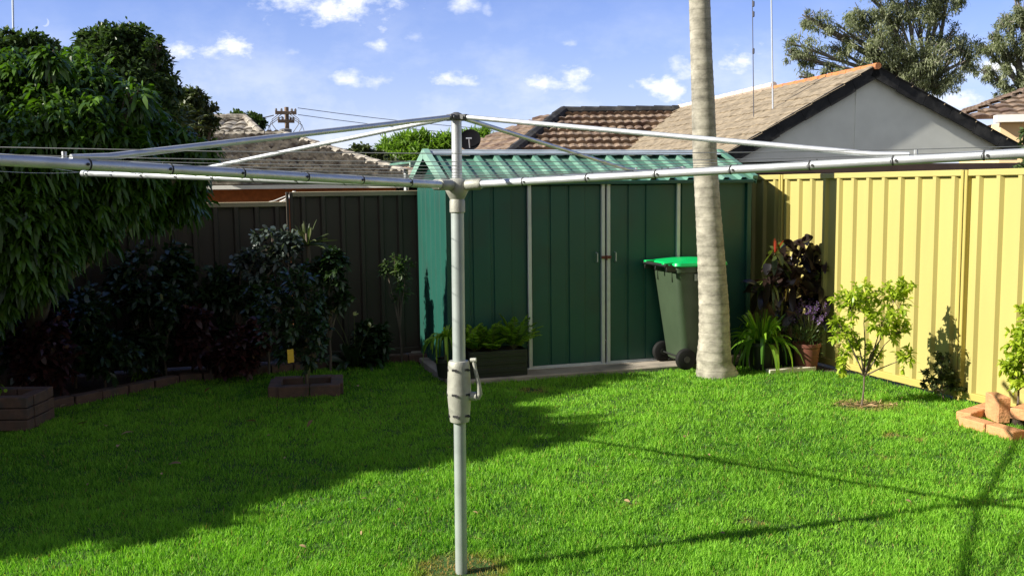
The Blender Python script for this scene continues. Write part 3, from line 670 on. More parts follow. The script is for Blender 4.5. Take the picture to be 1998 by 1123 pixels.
for i, (px, py, Y) in enumerate([(1512, 495, 9.25), (1562, 482, 9.35), (1600, 515, 9.4), (1590, 540, 9.35), (1540, 545, 9.2), (1500, 560, 9.2), (1575, 585, 9.3), (1530, 520, 9.4), (1605, 575, 9.4), (1545, 610, 9.25)]):
    h = dep(px, py, Y); heads.append(h); mb.tube([b+EZ*.2, b+EZ*.45+(h-b)*V(.3, .3, .1), h], [.014, .012, .008], 7)
build('stem', mb, M_bark, t)
parts = []
for h in heads[1:]:
    n = 26; D = rdir(n, .25, 1.); a_, F_, nv = leaf_arrays(h+rng.normal(size=(n, 3))*.05, D, rng.uniform(.17, .29, n), rng.uniform(.065, .10, n), .35, 6, 'leaf', fold=.12); parts.append((a_, F_, nv, rng.random(n)))
leaf_obj('leaves', parts, L_cord, t, smooth=True)
parts = []
n = 12; D = rdir(n, .6, 1.); a_, F_, nv = leaf_arrays(heads[0]+rng.normal(size=(n, 3))*.02, D, rng.uniform(.15, .24, n), .055, .3, 6, 'leaf', fold=.12)
leaf_obj('bronze_leaves', [(a_, F_, nv, rng.random(n))], L_cordg, t, smooth=True)
n = 4; D = nrm(V(.15, -.2, 1)+.3*rng.normal(size=(n, 3))); a_, F_, nv = leaf_arrays(np.tile(heads[0], (n, 1)), D, .17, .035, .1, 4, 'leaf', fold=.12)
leaf_obj('red_tip', [(a_, F_, nv, rng.random(n))], L_red, t, smooth=True)
# broad strap plant behind the agapanthus (pale hanging leaves)
b = V(2.30, 9.30, 0); t = thing('potted_bromeliad', 'pale drooping leaf plant between the agapanthus and the dark shrub', 'potted plant', b)
pot('pot', b, .10, .13, .30, M_black, t); h = dep(1500, 555, 9.25)
mb = MB(); mb.tube([b+EZ*.27, (b+h)/2+V(.02, 0, .1), h], .01, 7); build('stem', mb, M_bark, t)
clump_plant(t, 'leaves', h, 14, .18, .30, .045, L_cordg, droop=1.2, elev=(.1, .9), r0=.02)
mb = MB(); c = (gnd(1492, 730)+gnd(1592, 728))/2; mb.bbox(c+V(.02, .05, .025), E1*.50, E2*.07, EZ*.05, .006)
tag(build('paver', mb, M_paver, loc=c), 'pale narrow concrete paver lying at the foot of the pots', 'paver')

def sapling(name, label, cat, base, blobs, nleaf, m, Lr, Wr, stemr=.011, grp=None, mstem=None, up=.3, shoots=True, parent_loc=None, extra=None):
    t = thing(name, label, cat, base, grp); mb = MB(); parts = []; base = V(*base)
    cm = np.mean([q[0] for q in blobs], 0); com = base+(cm-base)*V(.2, .2, .38); mb.tube([base-EZ*.02, base+(com-base)*.5+V(.006, 0, 0), com], [stemr*1.2, stemr, stemr*.9], 8)
    for i, (c, r) in enumerate(blobs):
        c = V(*c); fork = com+(c-com)*V(.35, .35, .4)
        mb.tube([com, fork, (fork+c)/2+rng.normal(size=3)*.02, c], [stemr, stemr*.75, stemr*.5, stemr*.25], 7)
        k = max(3, int(nleaf*r**2/sum(q[1]**2 for q in blobs)/12))
        for j in range(k):
            d = nrm(rng.normal(size=3)+EZ*up); p0 = c+d*r*rng.uniform(.15, .7); p1 = p0+nrm(d+EZ*.35)*r*rng.uniform(.35, .75)
            mb.tube([c, p0, p1], [stemr*.25, stemr*.18, stemr*.1], 4, cap=False)
            n = 12; s = rng.random((n, 1)); P = p0+(p1-p0)*s; D = nrm((p1-p0)/max(np.linalg.norm(p1-p0), .01)*.6+rng.normal(size=(n, 3))*.75)
            a_, F_, nv = leaf_arrays(P, D, rng.uniform(*Lr, n), rng.uniform(*Wr, n), .25, 3, 'leaf'); parts.append((a_, F_, nv, np.clip(rng.random(n)*.7+.3*rng.random(), 0, 1)))
    build('trunk', mb, mstem or M_bark, t, smooth=True); leaf_obj('leaves', parts, m, t, smooth=True)
    return t
SY = 7.6
g = gnd(1681, 790)
B = [(dep(px, py, SY+dy), r/FPX*SY) for px, py, r, dy in ((1660, 600, 42, 0), (1690, 578, 34, .1), (1640, 640, 34, -.1), (1745, 588, 38, .05), (1770, 562, 24, .1), (1720, 630, 38, -.1), (1750, 650, 32, 0), (1660, 680, 30, .05), (1765, 700, 26, -.05), (1700, 690, 28, .1), (1650, 715, 20, 0))]
sapling('sapling', 'young citrus sapling with yellow green leaves growing from the lawn near the yellow fence', 'tree', g, [(c_, r_*.85) for c_, r_ in B], 2700, L_sap, (.035, .065), (.016, .028), stemr=.007)
# a second shrub beside it, close to the fence in the first one's shadow
mb = MB()
parts = []; c0 = g+V(.03, 0, .006); n = 160
P = c0+np.stack([rng.normal(size=n)*.16, rng.normal(size=n)*.07, np.abs(rng.normal(size=n))*.004], 1); D = rdir(n, 0); D[:, 2] = np.abs(D[:, 2])*.1
a_, F_, nv = leaf_arrays(P, D, .05, .012, 0, 2); tag(leaf_obj('dry_mulch', [(a_, F_, nv, rng.random(n))], M_litter), 'tan dry mulch scattered around the foot of the sapling', 'mulch', kind='stuff')
g2 = gnd(1845, 783); B = [(dep(px, py, 7.72), r/FPX*7.7) for px, py, r in ((1838, 735, 26), (1865, 748, 22), (1815, 752, 18), (1840, 700, 16), (1805, 730, 12))]
sapling('low_shrub', 'small dark leafed shrub at the foot of the yellow fence right of the sapling', 'shrub', (g2[0]-.03, g2[1]-.02, 0), B, 900, L_olive, (.03, .05), (.014, .024), stemr=.006)
# right foreground planter: bricks around a young tree
RY = 6.62
def brick(mb, c, d, l=.23, w_=.11, h=.076): mb.bbox(c, d*l, V(-d[1], d[0], 0)*w_, EZ*h, .006)
bc = gnd(1880, 830); c = gnd(1985, 855)
t = thing('brick_planter', 'low sunlit orange brick surround at the right edge of the lawn', 'planter', (c[0], c[1], 0))
d1 = nrm(gnd(1950, 852)-gnd(1880, 832)); k = gnd(1880, 830)
for i, cc in enumerate([k+d1*.12+EZ*.035, k+d1*.36+EZ*.035]):
    mb = MB(); brick(mb, cc, d1); build('brick', mb, M_bbrick, t)
d2 = nrm(V(.75, .62, 0)); p = k+d1*.02+V(.02, .08, .035)
for i in range(2):
    mb = MB(); brick(mb, p+d2*(.14+.24*i)+V(.0, .03, 0), d2); build('brick', mb, M_bbrick, t)
p = k+d1*.60+V(0, -.02, .035)
mb = MB(); brick(mb, p+V(.05, .04, 0), d2); build('brick', mb, M_bbrick, t)
q = gnd(1975, 835)+V(.03, .08, 0)
mb = MB(); brick(mb, q+V(.08, -.04, .11), d2, .25, .11, .08); ub = build('raised_brick', mb, M_bbrick, t)
mb = MB(); mb.bbox(q+V(-.05, .10, .11), V(0, 1, 0)*.20, V(1, 0, 0)*.09, EZ*.19, .006); build('upright_brick', mb, M_bbrick, t)
tb = q+V(.10, .12, 0); mb = MB(); mb.lathe(tb, [(.15, 0), (.14, .08), (.01, .10)], 16); build('soil', mb, M_soil, t)
B = [(dep(px, py, tb[1]+dy), r/FPX*6.6) for px, py, r, dy in ((1985, 660, 26, 0), (2010, 620, 30, .05), (1975, 710, 22, 0), (1962, 715, 14, .05), (2005, 700, 34, -.05), (2040, 660, 36, 0), (1990, 745, 20, 0), (2030, 730, 30, .0))]
sapling('sapling', 'young lime green leafed tree in the brick surround at the right edge', 'tree', (tb[0], tb[1], .08), B, 2400, L_sap, (.035, .06), (.016, .03), stemr=.008)

# black planter box with ferns by the shed
c = sh(-.36, -.165, .045); t = thing('planter_box', 'long black planter box standing against the shed front', 'planter', c)
mb = MB(); W_, Dp, Hh = .54, .22, .24
for (o_, ax, ay) in ((-E2*Dp/2, E1*W_, E2*.014), (E2*Dp/2, E1*W_, E2*.014), (-E1*W_/2, E1*.014, E2*(Dp-.016)), (E1*W_/2, E1*.014, E2*(Dp-.016))): mb.bbox(c+o_+EZ*Hh/2, ax, ay, EZ*Hh, .004)
mb.bbox(c+EZ*.02, E1*(W_-.02), E2*(Dp-.02), EZ*.02, .003); build('box', mb, M_black, t)
mb = MB()
for z in (.06, .13, .20): mb.bbox(c-E2*(Dp/2+.010)+EZ*z, E1*(W_-.03), E2*.008, EZ*.035, .003)
build('slat', mb, M_black, t)
mb = MB(); mb.bbox(c+EZ*(Hh-.03), E1*(W_-.03), E2*(Dp-.03), EZ*.02, .003); build('soil', mb, M_soil, t)
for i, (du, L0, L1, lb) in enumerate(((-.20, .26, .42, 'small tufted fern at the left end of the black planter box'), (-.03, .26, .44, 'low leafy fern in the middle of the black planter box'), (.18, .36, .54, 'tallest fern, fanning out at the right end of the black planter box'))):
    b = c+E1*du+EZ*(Hh-.02); t2 = thing('fern', lb, 'fern', b, None); parts = []; mb = MB()
    for j in range(24 if i < 2 else 28):
        a = rng.random()*2*pi; el = rng.uniform(.7, 1.45); Lg = rng.uniform(L0, L1); d = V(cos(a)*cos(el), sin(a)*cos(el), sin(el)); sp_ = [b+d*Lg*s-EZ*Lg*.35*s*s for s in np.linspace(0, 1, 7)]
        mb.tube(sp_, .002, 4, cap=False); m_ = 22; ss = np.linspace(.15, 1, m_); PP = np.stack([np.interp(ss, np.linspace(0, 1, 7), np.array(sp_)[:, q_]) for q_ in range(3)], 1); sd = nrm(np.cross(d, V(.1, .1, 1)))
        for sg in (-1, 1):
            a_, F_, nv = leaf_arrays(PP, np.tile(sd*sg+d*.5, (m_, 1)), .07*np.sin(pi*(ss*.8+.15)), .018, .2, 2); parts.append((a_, F_, nv, np.full(m_, rng.random())))
    build('stem', mb, M_stem, t2); leaf_obj('fronds', parts, L_fern, t2)
b = sh(-.80, -.10, .045); t = thing('strap_plant', 'arching pale green strap leaf plant left of the black planter box behind the pole', 'plant', b)
pot('pot', b, .08, .10, .17, M_black, t); mb = MB(); mb.tube([b+EZ*.14, b+EZ*.34], .02, 8); build('stem', mb, M_stem, t)
clump_plant(t, 'leaves', b+EZ*.34, 34, .22, .36, .036, L_fern, droop=.8, elev=(.2, 1.3), r0=.03)

# ------------------------------------------------------------------ trees
def tree(name, label, base, blobs, nleaf, m, Lr, Wr, mt, rt, droop=.2, segs=2, shoot=0, hang=0., grp=None, trunk_top=None, cl=26, shell=.45, flat=.85, limb=.35):
    """blobs: (centre, radius). leaves in clusters through each blob, limbs from the trunk into each blob"""
    t = thing(name, label, 'tree', base, grp); base = V(*base); mb = MB(); parts = []
    cs = np.array([b[0] for b in blobs]); rs = np.array([b[1] for b in blobs]); top = V(*(trunk_top if trunk_top is not None else (cs.mean(0)[0], cs.mean(0)[1], base[2]+.6*(cs[:, 2].mean()-base[2]))))
    mb.tube([base, base+(top-base)*.35+rng.normal(size=3)*rt*.5, base+(top-base)*.7+rng.normal(size=3)*rt*.6, top], [rt*1.25, rt, rt*.85, rt*.7], 10)
    for c, r in blobs:
        c = V(*c); mid = top+(c-top)*.5+rng.normal(size=3)*r*.2
        mb.tube([top-EZ*.05, mid, c, c+nrm(c-top)*r*.6], [rt*.5, rt*limb, rt*limb*.5, rt*.08], 6)
        for j in range(6):
            e = c+nrm(rng.normal(size=3)+nrm(c-top)*.6)*r*.85; mb.tube([mid+(c-mid)*rng.random(), (c+e)/2+rng.normal(size=3)*r*.08, e], [rt*limb*.4, rt*limb*.22, rt*.04], 5, cap=False)
    build('trunk', mb, mt, t, smooth=True)
    tot = (rs**2).sum()
    for c, r in blobs:
        n = int(nleaf*r*r/tot); k = max(4, n//(shoot or cl)); d = nrm(rng.normal(size=(k, 3))); rad = r*(shell+(1-shell)*rng.random((k, 1))**.6)
        cc = c+d*rad*V(1, 1, flat)+rng.normal(size=(k, 3))*r*.05
        idx = rng.integers(0, k, n)
        if shoot:
            idx = np.repeat(np.arange(k), shoot); n = len(idx); P = cc[idx]+rng.normal(size=(n, 3))*.02; D = nrm(d[idx]*.6+rng.normal(size=(n, 3))*.8-EZ*hang)
        else:
            P = cc[idx]+rng.normal(size=(n, 3))*r*.13; D = nrm(rng.normal(size=(n, 3))+d[idx]*.5-EZ*hang)
        a_, F_, nv = leaf_arrays(P, D, rng.uniform(*Lr, n), rng.uniform(*Wr, n), droop, segs, 'leaf')
        cv = rng.random(k)[idx]; parts.append((a_, F_, nv, np.clip(.45*cv+.55*rng.random(n), 0, 1)))
    leaf_obj('crown', parts, m, t, smooth=segs > 2)
    return t
def PB(Y, lst): return [(dep(px, py, Y+dy), r/FPX*(Y+dy)) for px, py, r, dy in lst]
# big broad leafed tree at the left
BL = PB(7.6, [(40, 190, 80, 0), (150, 185, 75, .2), (235, 230, 70, .3), (300, 290, 65, .4), (350, 345, 55, .5), (350, 375, 48, .6), (120, 280, 120, -.2), (220, 330, 100, 0), (40, 330, 130, -.4), (290, 395, 45, .4),
              (140, 400, 100, -.2), (30, 430, 100, -.6), (60, 500, 70, -.6), (-100, 250, 140, 0), (-120, 420, 160, -.4), (-280, 300, 180, 0), (-300, 460, 160, .3), (210, 405, 42, 0), (120, 450, 36, -.3), (-40, 520, 60, -.7)])
tree('mango_tree', 'large dark tree with long drooping leaves filling the left side of the yard', (-4.6, 8.7, 0), BL+PB(7.4, [(20, 530, 50, -.5), (90, 490, 40, -.3), (-30, 580, 50, -.5), (70, 540, 26, -.5), (390, 300, 26, .5), (100, 120, 26, 0), (30, 125, 30, .2), (260, 190, 26, .2)]), 84000, L_mango, (.06, .17), (.02, .04), M_bark, .09, droop=.5, segs=3, shoot=13, hang=.1, shell=.4, flat=.95)
# lower trees just outside the left edge: they throw the shade over the lawn
for k_, (y0, y1, lb) in enumerate(((4.2, 5.4, 'low leafy tree just outside the left edge, nearest the viewer'), (5.6, 7.4, 'tall leafy tree outside the left edge, the middle of three'), (7.6, 9.8, 'tall leafy tree outside the left edge, farthest from the viewer'))):
    BL = []
    for y in np.arange(y0, y1, .7):
        zt = np.interp(y, [3.6, 4.2, 4.9, 6.3, 7.8, 9.5], [2.0, 3.3, 4.35, 4.2, 3.8, 3.8])
        for z in np.arange(zt-.75, .2, -.85):
            if abs(y-5.1) < .5 and abs(z-2.2) < .5: continue
            BL.append((V(-6.6+rng.uniform(-.25, .25), y+rng.uniform(-.12, .12), z), rng.uniform(.72, .92)))
    tree('mango_tree', lb, (-6.6, (y0+y1)/2, -.02), BL, 24000, L_mango, (.18, .30), (.07, .10), M_bark, .12, droop=.4, segs=2, shoot=12, hang=.3, shell=.2)

# ------------------------------------------------------------------ neighbouring houses
GZ = -.78
def tiles(mb, o, u, up, L0f, L1f, hgt, row=.33, tw=.30, amp=.022, step=.030, res=6, seed=1):
    """tiled slope: o eave corner, u along eave, up the slope; L0f/L1f(v) give the span along u at slope distance v"""
    n = nrm(np.cross(u, up)); n = n if n[2] > 0 else -n; r_ = np.random.default_rng(seed); rows = int(hgt/row+.999); W0 = max(L1f(0), L1f(hgt))
    for k in range(rows):
        v0, v1 = k*row, min((k+1)*row, hgt); vm = (v0+v1)/2; a, b = L0f(vm), L1f(vm)
        if b-a < .1: continue
        m = max(2, int((b-a)/tw*res)); us = np.linspace(a, b, m+1); off = r_.normal(size=m//res+2)*.004
        wv = amp*np.abs(np.sin(pi*(us/tw)))**.7; vs = []
        wv = wv+off[((us-a)/tw).astype(int).clip(0, len(off)-1)]
        for vv, e in ((v0-.0, step*.0), (v0-.01, step), (v1, 0.004)):
            for i in range(m+1): vs.append(o+u*us[i]+up*vv+n*((wv[i] if e != 0 or vv == v1 else -.02)+e))
        M1 = m+1
        mb.add(vs, [(i, i+1, M1+i+1, M1+i) for i in range(m)]+[(M1+i, M1+i+1, 2*M1+i+1, 2*M1+i) for i in range(m)])
    return n
def quad(mb, *p): mb.add(p, [tuple(range(len(p)))])
def ridge(mb, a, b, r=.11):
    a = V(*a); b = V(*b); L_ = np.linalg.norm(b-a); k = max(1, int(L_/.42)); d = (b-a)/k
    for i in range(k): mb.tube([a+d*i-nrm(d)*.02, a+d*(i+1)+nrm(d)*.02], [r*1.0, r*.86], 9)

# left neighbour: low hip roof, brick wall
UL = nrm(V(cos(.10), sin(.10), 0)); VL = V(-UL[1], UL[0], 0)
ec = dep(822, 354, 18.)            # right eave corner
t = thing('brick_house', 'orange brick house with a weathered tiled hip roof behind the brown fence', 'house', (ec[0]-5, ec[1]+3, GZ))
rz = dep(560, 268, 21.5); D_ = 3.6; rise = rz[2]-ec[2]; sl = sqrt(D_*D_+rise*rise); upf = nrm(VL*D_+EZ*rise)
o = ec-UL*14
mb = MB(); tiles(mb, o, UL, upf, lambda v: 0, lambda v: 14-(v/sl)*2.9, sl, amp=.062, step=.10, tw=.16, row=.31, res=6)
build('roof', mb, M_tileL, t)
mb = MB(); up2 = nrm(-UL*2.9+EZ*rise+VL*0); sl2 = sqrt(2.9**2+rise**2)
tiles(mb, ec, VL, up2, lambda v: v/sl2*D_, lambda v: 7.2-v/sl2*D_, sl2, amp=.04, step=.04, seed=4); build('side_roof', mb, M_tileL, t)
mb = MB(); top_ = ec-UL*2.9+VL*D_+EZ*(rise+.03); ridge(mb, ec+EZ*.05, top_); ridge(mb, top_, top_-UL*11); build('ridge_tiles', mb, M_tileL, t)
mb = MB(); back = ec+VL*7.2; quad(mb, ec-UL*14+VL*7.2, back, ec-UL*2.9+VL*D_+EZ*rise, ec-UL*14+VL*D_+EZ*rise); build('rear_roof', mb, M_tileL, t)
mb = MB(); mb.box(ec-UL*7+EZ*(-.07)-VL*.02, UL*14.1, VL*.1, EZ*.07); mb.box(ec+VL*3.6+EZ*(-.06)+UL*.02, UL*.1, VL*7.2, EZ*.10); build('gutter', mb, M_white, t)
wz = ec[2]-.1; mb = MB(); mb.box(ec-UL*7+VL*3.6+EZ*((GZ-wz)/2-.05-.05), UL*13.0, VL*6.2, EZ*(wz-GZ)); build('wall', mb, M_brick, t)
# a second, higher roof further left behind it
g1 = dep(455, 232, 25.); t = thing('tiled_house', 'small tiled gable roof peeking out between the dark trees and the brick house', 'house', (g1[0], g1[1]+2, GZ))
mb = MB(); a = V(g1[0], g1[1], g1[2]); dw = 2.6; upq = nrm(V(.25, 1, .42))
e0 = a-V(3.2, 2.0, .85); tiles(mb, e0, nrm(V(1, .1, 0)), nrm(V(0, 2.0, .85)), lambda v: 0, lambda v: 4.6-v*.55, 2.17, amp=.05, step=.05, seed=8); build('roof', mb, M_tileL, t)
mb = MB(); e3 = e0+V(0, 4.0, 0); quad(mb, e3, e3+V(4.4, .4, 0), e0+V(3.3, 2.4, .85), e0+V(0, 2.0, .85)); quad(mb, e0+V(4.58, .46, 0), e3+V(4.4, .4, 0), e0+V(3.35, 2.35, .85)); build('rear_roof', mb, M_tileL, t)
mb = MB(); ridge(mb, e0+V(4.6, .46, .05), e0+V(3.4, 2.35, .9)); ridge(mb, e0+V(0, 2.0, .88), e0+V(3.4, 2.35, .9)); build('ridge_tiles', mb, M_tileL, t)
mb = MB(); mb.box(e0+V(2.2, 2.1, (GZ-e0[2])/2), V(4.0, .3, 0), V(0, 3.4, 0), EZ*(e0[2]-GZ-.05)); build('wall', mb, M_brick, t)

# right neighbour: pale gable with charcoal rake boards and a tan tiled roof
PK = dep(1702, 131, 16.); RD = nrm(V(-.207, .978, 0)); GD = V(RD[1], -RD[0], 0)
def on_line(px, p, d):
    k = (px-999)/FPX/cos(0); return (k*p[1]-p[0])/(d[0]-k*d[1])
tl_ = on_line(1383, PK, GD); tr_ = on_line(2010, PK, GD)
LE = PK+GD*tl_; LE[2] = dep(1383, 318, LE[1])[2]; RE = PK+GD*tr_; RE[2] = dep(2010, 303, RE[1])[2]
t = thing('gabled_house', 'house with a pale gable, charcoal barge boards and a tan tiled roof', 'house', (PK[0], PK[1]+5, GZ))
LEN = 13.2; PZ = PK+EZ*0
upl = PK-LE; sll = np.linalg.norm(upl); upl = upl/sll
mb = MB(); tiles(mb, LE-RD*.12, RD, upl, lambda v: 0, lambda v: LEN+.1-(v/sll)*.0, sll, amp=.018, step=.018, seed=2, row=.32, tw=.28); build('roof', mb, M_tileT, t)
upr = PK-RE; slr = np.linalg.norm(upr); upr = upr/slr
mb = MB(); tiles(mb, RE-RD*.12, RD, upr, lambda v: 0, lambda v: LEN, slr, amp=.02, step=.02, seed=3, res=4); build('side_roof', mb, M_tileT, t)
mb = MB(); k1 = PK+RD*3.4; ridge(mb, PK+EZ*.0-RD*.15, k1+EZ*.0, .055); build('ridge_tiles', mb, M_ridgeo, t)
mb = MB(); ridge(mb, k1+EZ*.06, PK+RD*LEN+EZ*.0, .07); build('pale_ridge_tiles', mb, M_ridgew, t)
EX = -RD*.30
for e, nm in ((LE, 'barge_board'), (RE, 'barge_board')):
    mb = MB(); d = PK-e; dn = nrm(d); dwn = nrm(np.cross(dn, RD)); dwn = dwn if dwn[2] < 0 else -dwn; k_ = 7
    for i in range(k_):
        p0, p1 = e-dn*.3+(d+dn*.3)*i/k_, e-dn*.3+(d+dn*.3)*(i+1)/k_
        p0 = p0+dn*.006; h_ = .20+.008*((i*7) % 3)
        mb.prism([p0+EX*.35+EZ*.03, p1+EX*.35+EZ*.03, p1+EX*.35+dwn*h_+EZ*.03, p0+EX*.35+dwn*h_+EZ*.03], RD*(.03+.003*(i % 2)))
    build('barge_board', mb, M_fascia, t)
mb = MB(); lowz = LE[2]+.0; dwnv = .12
la = LE+GD*.25; ra = RE-GD*.3
mb.prism([V(la[0], la[1], LE[2]+.02), V(ra[0], ra[1], LE[2]+.02), V(ra[0], ra[1], RE[2]+.02), PK-EZ*.12], RD*.1)
gw = build('gable_wall', mb, M_gable, t)
mb = MB(); q_ = dep(1665, 250, PK[1]-.3); ls = on_line(1665, PK, GD); pj_ = PK+GD*ls-RD*.006; mb.box(V(pj_[0], pj_[1], (LE[2]+PK[2])/2-.06), GD*.025, RD*.012, EZ*(PK[2]-LE[2]-.35)); build('cover_strip', mb, M_gable, gw)
mb = MB(); vs_ = on_line(1930, PK, GD); p_ = PK+GD*vs_-RD*.01; mb.box(V(p_[0], p_[1], LE[2]+.16), GD*.05, RD*.03, EZ*.07); build('vent', mb, M_fascia, gw)
mb = MB(); c_ = (LE+RE)/2; c_[2] = LE[2]-.10; mb.box(c_-RD*.08, GD*(tr_-tl_+.1), RD*.10, EZ*.14); mb.box(c_-RD*.05-EZ*.13, GD*(tr_-tl_), RD*.05, EZ*.10); build('beam', mb, M_gbrown, t)
mb = MB(); hw_ = LE[2]-.2-GZ; cc_ = V(c_[0], c_[1], GZ+hw_/2); mb.box(cc_+RD*(LEN/2+.2), GD*(tr_-tl_-.5), RD*LEN, EZ*hw_); build('wall', mb, M_cream, t)
mb = MB(); mb.box(LE+RD*LEN/2-EZ*.05-GD*.05, RD*(LEN+.1), GD*.11, EZ*.10); build('gutter', mb, M_gbrown, t)

# brown tiled house behind the shed
A0 = dep(1100, 222, 24.); t = thing('tiled_house', 'house with a dark brown tiled roof seen between the shed roof and the tan roof', 'house', (A0[0]+2, A0[1]+1, GZ))
dl = nrm(V(1, .0, 0)); up_ = nrm(V(.0, 1, .46)); sl_ = 5.6; e0 = A0-up_*sl_
mb = MB(); tiles(mb, e0, dl, up_, lambda v: -(sl_-v)*.5, lambda v: 7.5, sl_, amp=.045, step=.09, seed=5, row=.36, tw=.2, res=4); build('roof', mb, M_tileB, t)
mb = MB(); up3 = nrm(V(.92, .15, .42)); hipb = e0+dl*(-sl_*.5)
u2_ = nrm(V(-.5, .87, 0)); d_ = A0-hipb; al_ = float(np.dot(d_, u2_)); pe_ = d_-u2_*al_; pl_ = np.linalg.norm(pe_); tiles(mb, hipb, u2_, pe_/pl_, lambda v: v/pl_*al_, lambda v: 9-v*.9, pl_, amp=.03, step=.04, seed=6); build('side_roof', mb, M_tileB, t)
mb = MB(); ridge(mb, hipb+EZ*.06, A0+EZ*.06, .15); ridge(mb, A0+EZ*.06, A0+dl*7.5+EZ*.06, .12); build('ridge_tiles', mb, M_fascia, t)
mb = MB(); quad(mb, A0, A0+dl*7.5, A0+dl*7.5+V(0, 5, -2.3), A0+V(-2, 5, -2.3)); build('rear_roof', mb, M_tileB, t)
mb = MB(); hh = e0[2]-GZ; mb.box(V(A0[0]+1.8, A0[1]-.3, GZ+hh/2-.05), dl*9.6, V(0, 8.6, 0), EZ*hh); build('wall', mb, M_cream, t)
# far right house
F1 = dep(2010, 176, 22.); t = thing('cream_house', 'cream house with a brown tiled roof and white gutter at the far right edge', 'house', (F1[0]+2, F1[1], GZ))
ec2 = dep(1868, 232, 20.); ec3 = ec2+V(8, -1.5, 0); rg0 = dep(2060, 160, 23.5)
uu_ = nrm(ec3-ec2); vv_ = V(-uu_[1], uu_[0], 0); up4 = nrm(vv_*3.0+EZ*(rg0[2]-ec2[2])); s4 = sqrt(9+(rg0[2]-ec2[2])**2)
mb = MB(); tiles(mb, ec2, uu_, up4, lambda v: v/s4*2.9, lambda v: 8, s4, amp=.03, step=.05, seed=9); build('roof', mb, M_tileB, t)
mb = MB(); tiles(mb, ec2, vv_, nrm(uu_*2.9+EZ*(rg0[2]-ec2[2])), lambda v: v/3.1*3, lambda v: 6-v/3.1*3, sqrt(2.9**2+(rg0[2]-ec2[2])**2), amp=.03, step=.04, seed=10); build('side_roof', mb, M_tileB, t)
g4 = dep(1942, 232, 19.3); mb = MB(); mb.box(g4+uu_*3-EZ*.0, uu_*6, vv_*.25, EZ*.14); build('gutter', mb, M_white, t)
mb = MB(); mb.box(V(*(g4+uu_*3.08+vv_*1.6))*V(1, 1, 0)+EZ*(GZ+(g4[2]-GZ)/2-.05), uu_*5.9, vv_*3., EZ*(g4[2]-GZ-.04)); build('wall', mb, M_cream, t)
# lean-to roof edge just left of the shed
p_ = dep(816, 321, 11.2); t = thing('lean_to', 'pale green metal roof edge of a lean-to peeking out left of the shed roof', 'lean-to', (p_[0]+.3, p_[1]+.4, -.2))
mb = MB(); mb.bbox(p_+E1*.55, E1*1.3, E2*.05, EZ*.065, .004); build('fascia', mb, mat('pale_green_fascia', (.30, .42, .33), .5, .08), t)
mb = MB(); mb.bbox(p_+E1*.55+E2*.7+EZ*.03, E1*1.26, E2*1.3, EZ*.03, .004); build('roof', mb, M_sroof, t)
mb = MB()
for a_ in (.1, 1.1):
    for b_ in (.1, 1.2): mb.tube([p_+E1*a_+E2*b_-EZ*.02, V(*(p_+E1*a_+E2*b_))*V(1, 1, 0)-EZ*.6], .03, 8)
build('post_frame', mb, M_trim, t)
# satellite dish on the brown roof
dc = dep(917, 273, 22.5); t = thing('satellite_dish', 'round dark satellite dish on a short pole behind the shed roof', 'satellite dish', dc-EZ*.6)
mb = MB(); ax = nrm(V(-.15, -1, .25)); mb.lathe(dc-ax*.04, [(.01, 0), (.12, .006), (.2, .022), (.25, .045), (.25, .052), (.2, .03), (.12, .014), (.01, .008)], 28, axis=ax); build('dish', mb, M_dish, t, smooth=True)
mb = MB(); mb.tube([dc-ax*.06-EZ*1.2, dc-ax*.06-EZ*.02], .03, 8); mb.tube([dc-EZ*.3-ax*.04, dc-EZ*.02+ax*.12], .014, 8); mb.bbox(dc+ax*.12+EZ*.0, V(.13, 0, 0), ax*.03, EZ*.03, .004); build('mount', mb, M_ant, t)
# another rotary clothesline behind the brown fence: a small tent of white struts
hp = dep(574, 376, 12.6); t = thing('rotary_clothesline', 'small pale rotary clothesline top peeking over the brown fence', 'clothesline', (hp[0], hp[1], -.5))
mb = MB(); mb.tube([V(hp[0], hp[1], -.5), hp+EZ*.015], .02, 10); mb.lathe(hp, [(.028, -.01), (.03, .0), (.02, .02)], 12); build('pole', mb, M_white, t)
for k in range(6):
    a = .3+k*pi/3; d = V(cos(a), sin(a), 0); mb = MB(); mb.tube([hp, hp+d*.24-EZ*.095, hp+d*.5-EZ*.16], .008, 6); build('strut', mb, M_white, t)

# ------------------------------------------------------------------ poles and wires
def mast(px0, py0, px1, py1, Y, zb, r, m, name, label, cat, bits=()):
    a = dep(px0, py0, Y); b = dep(px1, py1, Y); d = nrm(b-a); a2 = a-d*(a[2]-zb)/d[2]; b2 = b+d*2.0
    t = thing(name, label, cat, a2); mb = MB(); mb.tube([a2, b2], [r, r*.8], 8); build('mast', mb, m, t)
    if bits:
        mb = MB()
        for py in bits: c = dep(px0, py, Y); mb.lathe(c, [(r*1.2, -.05), (r*2.6, -.04), (r*2.6, .04), (r*1.2, .05)], 8)
        build('joint', mb, m, t)
mast(1470, 172, 1468, 0, 17.2, 2.6, .008, M_antd, 'antenna_mast', 'thin dark antenna mast on the tan roof, left one of the two masts', 'antenna', (100, 28, 8))
mast(1507.5, 165, 1505, 0, 17., 2.6, .016, M_ant, 'antenna_mast', 'plain pale metal antenna mast on the tan roof, right one of the two masts', 'antenna')
mast(26, 66, 25, 0, 15, 0, .018, M_ant, 'antenna_mast', 'slim grey mast rising above the dark trees at the top left corner', 'antenna')
pp = dep(563, 330, 42.); tz = dep(563, 209, 42.)[2]; t = thing('power_pole', 'timber power pole with crossarms and insulators beyond the brick house', 'power pole', (pp[0], pp[1], GZ))
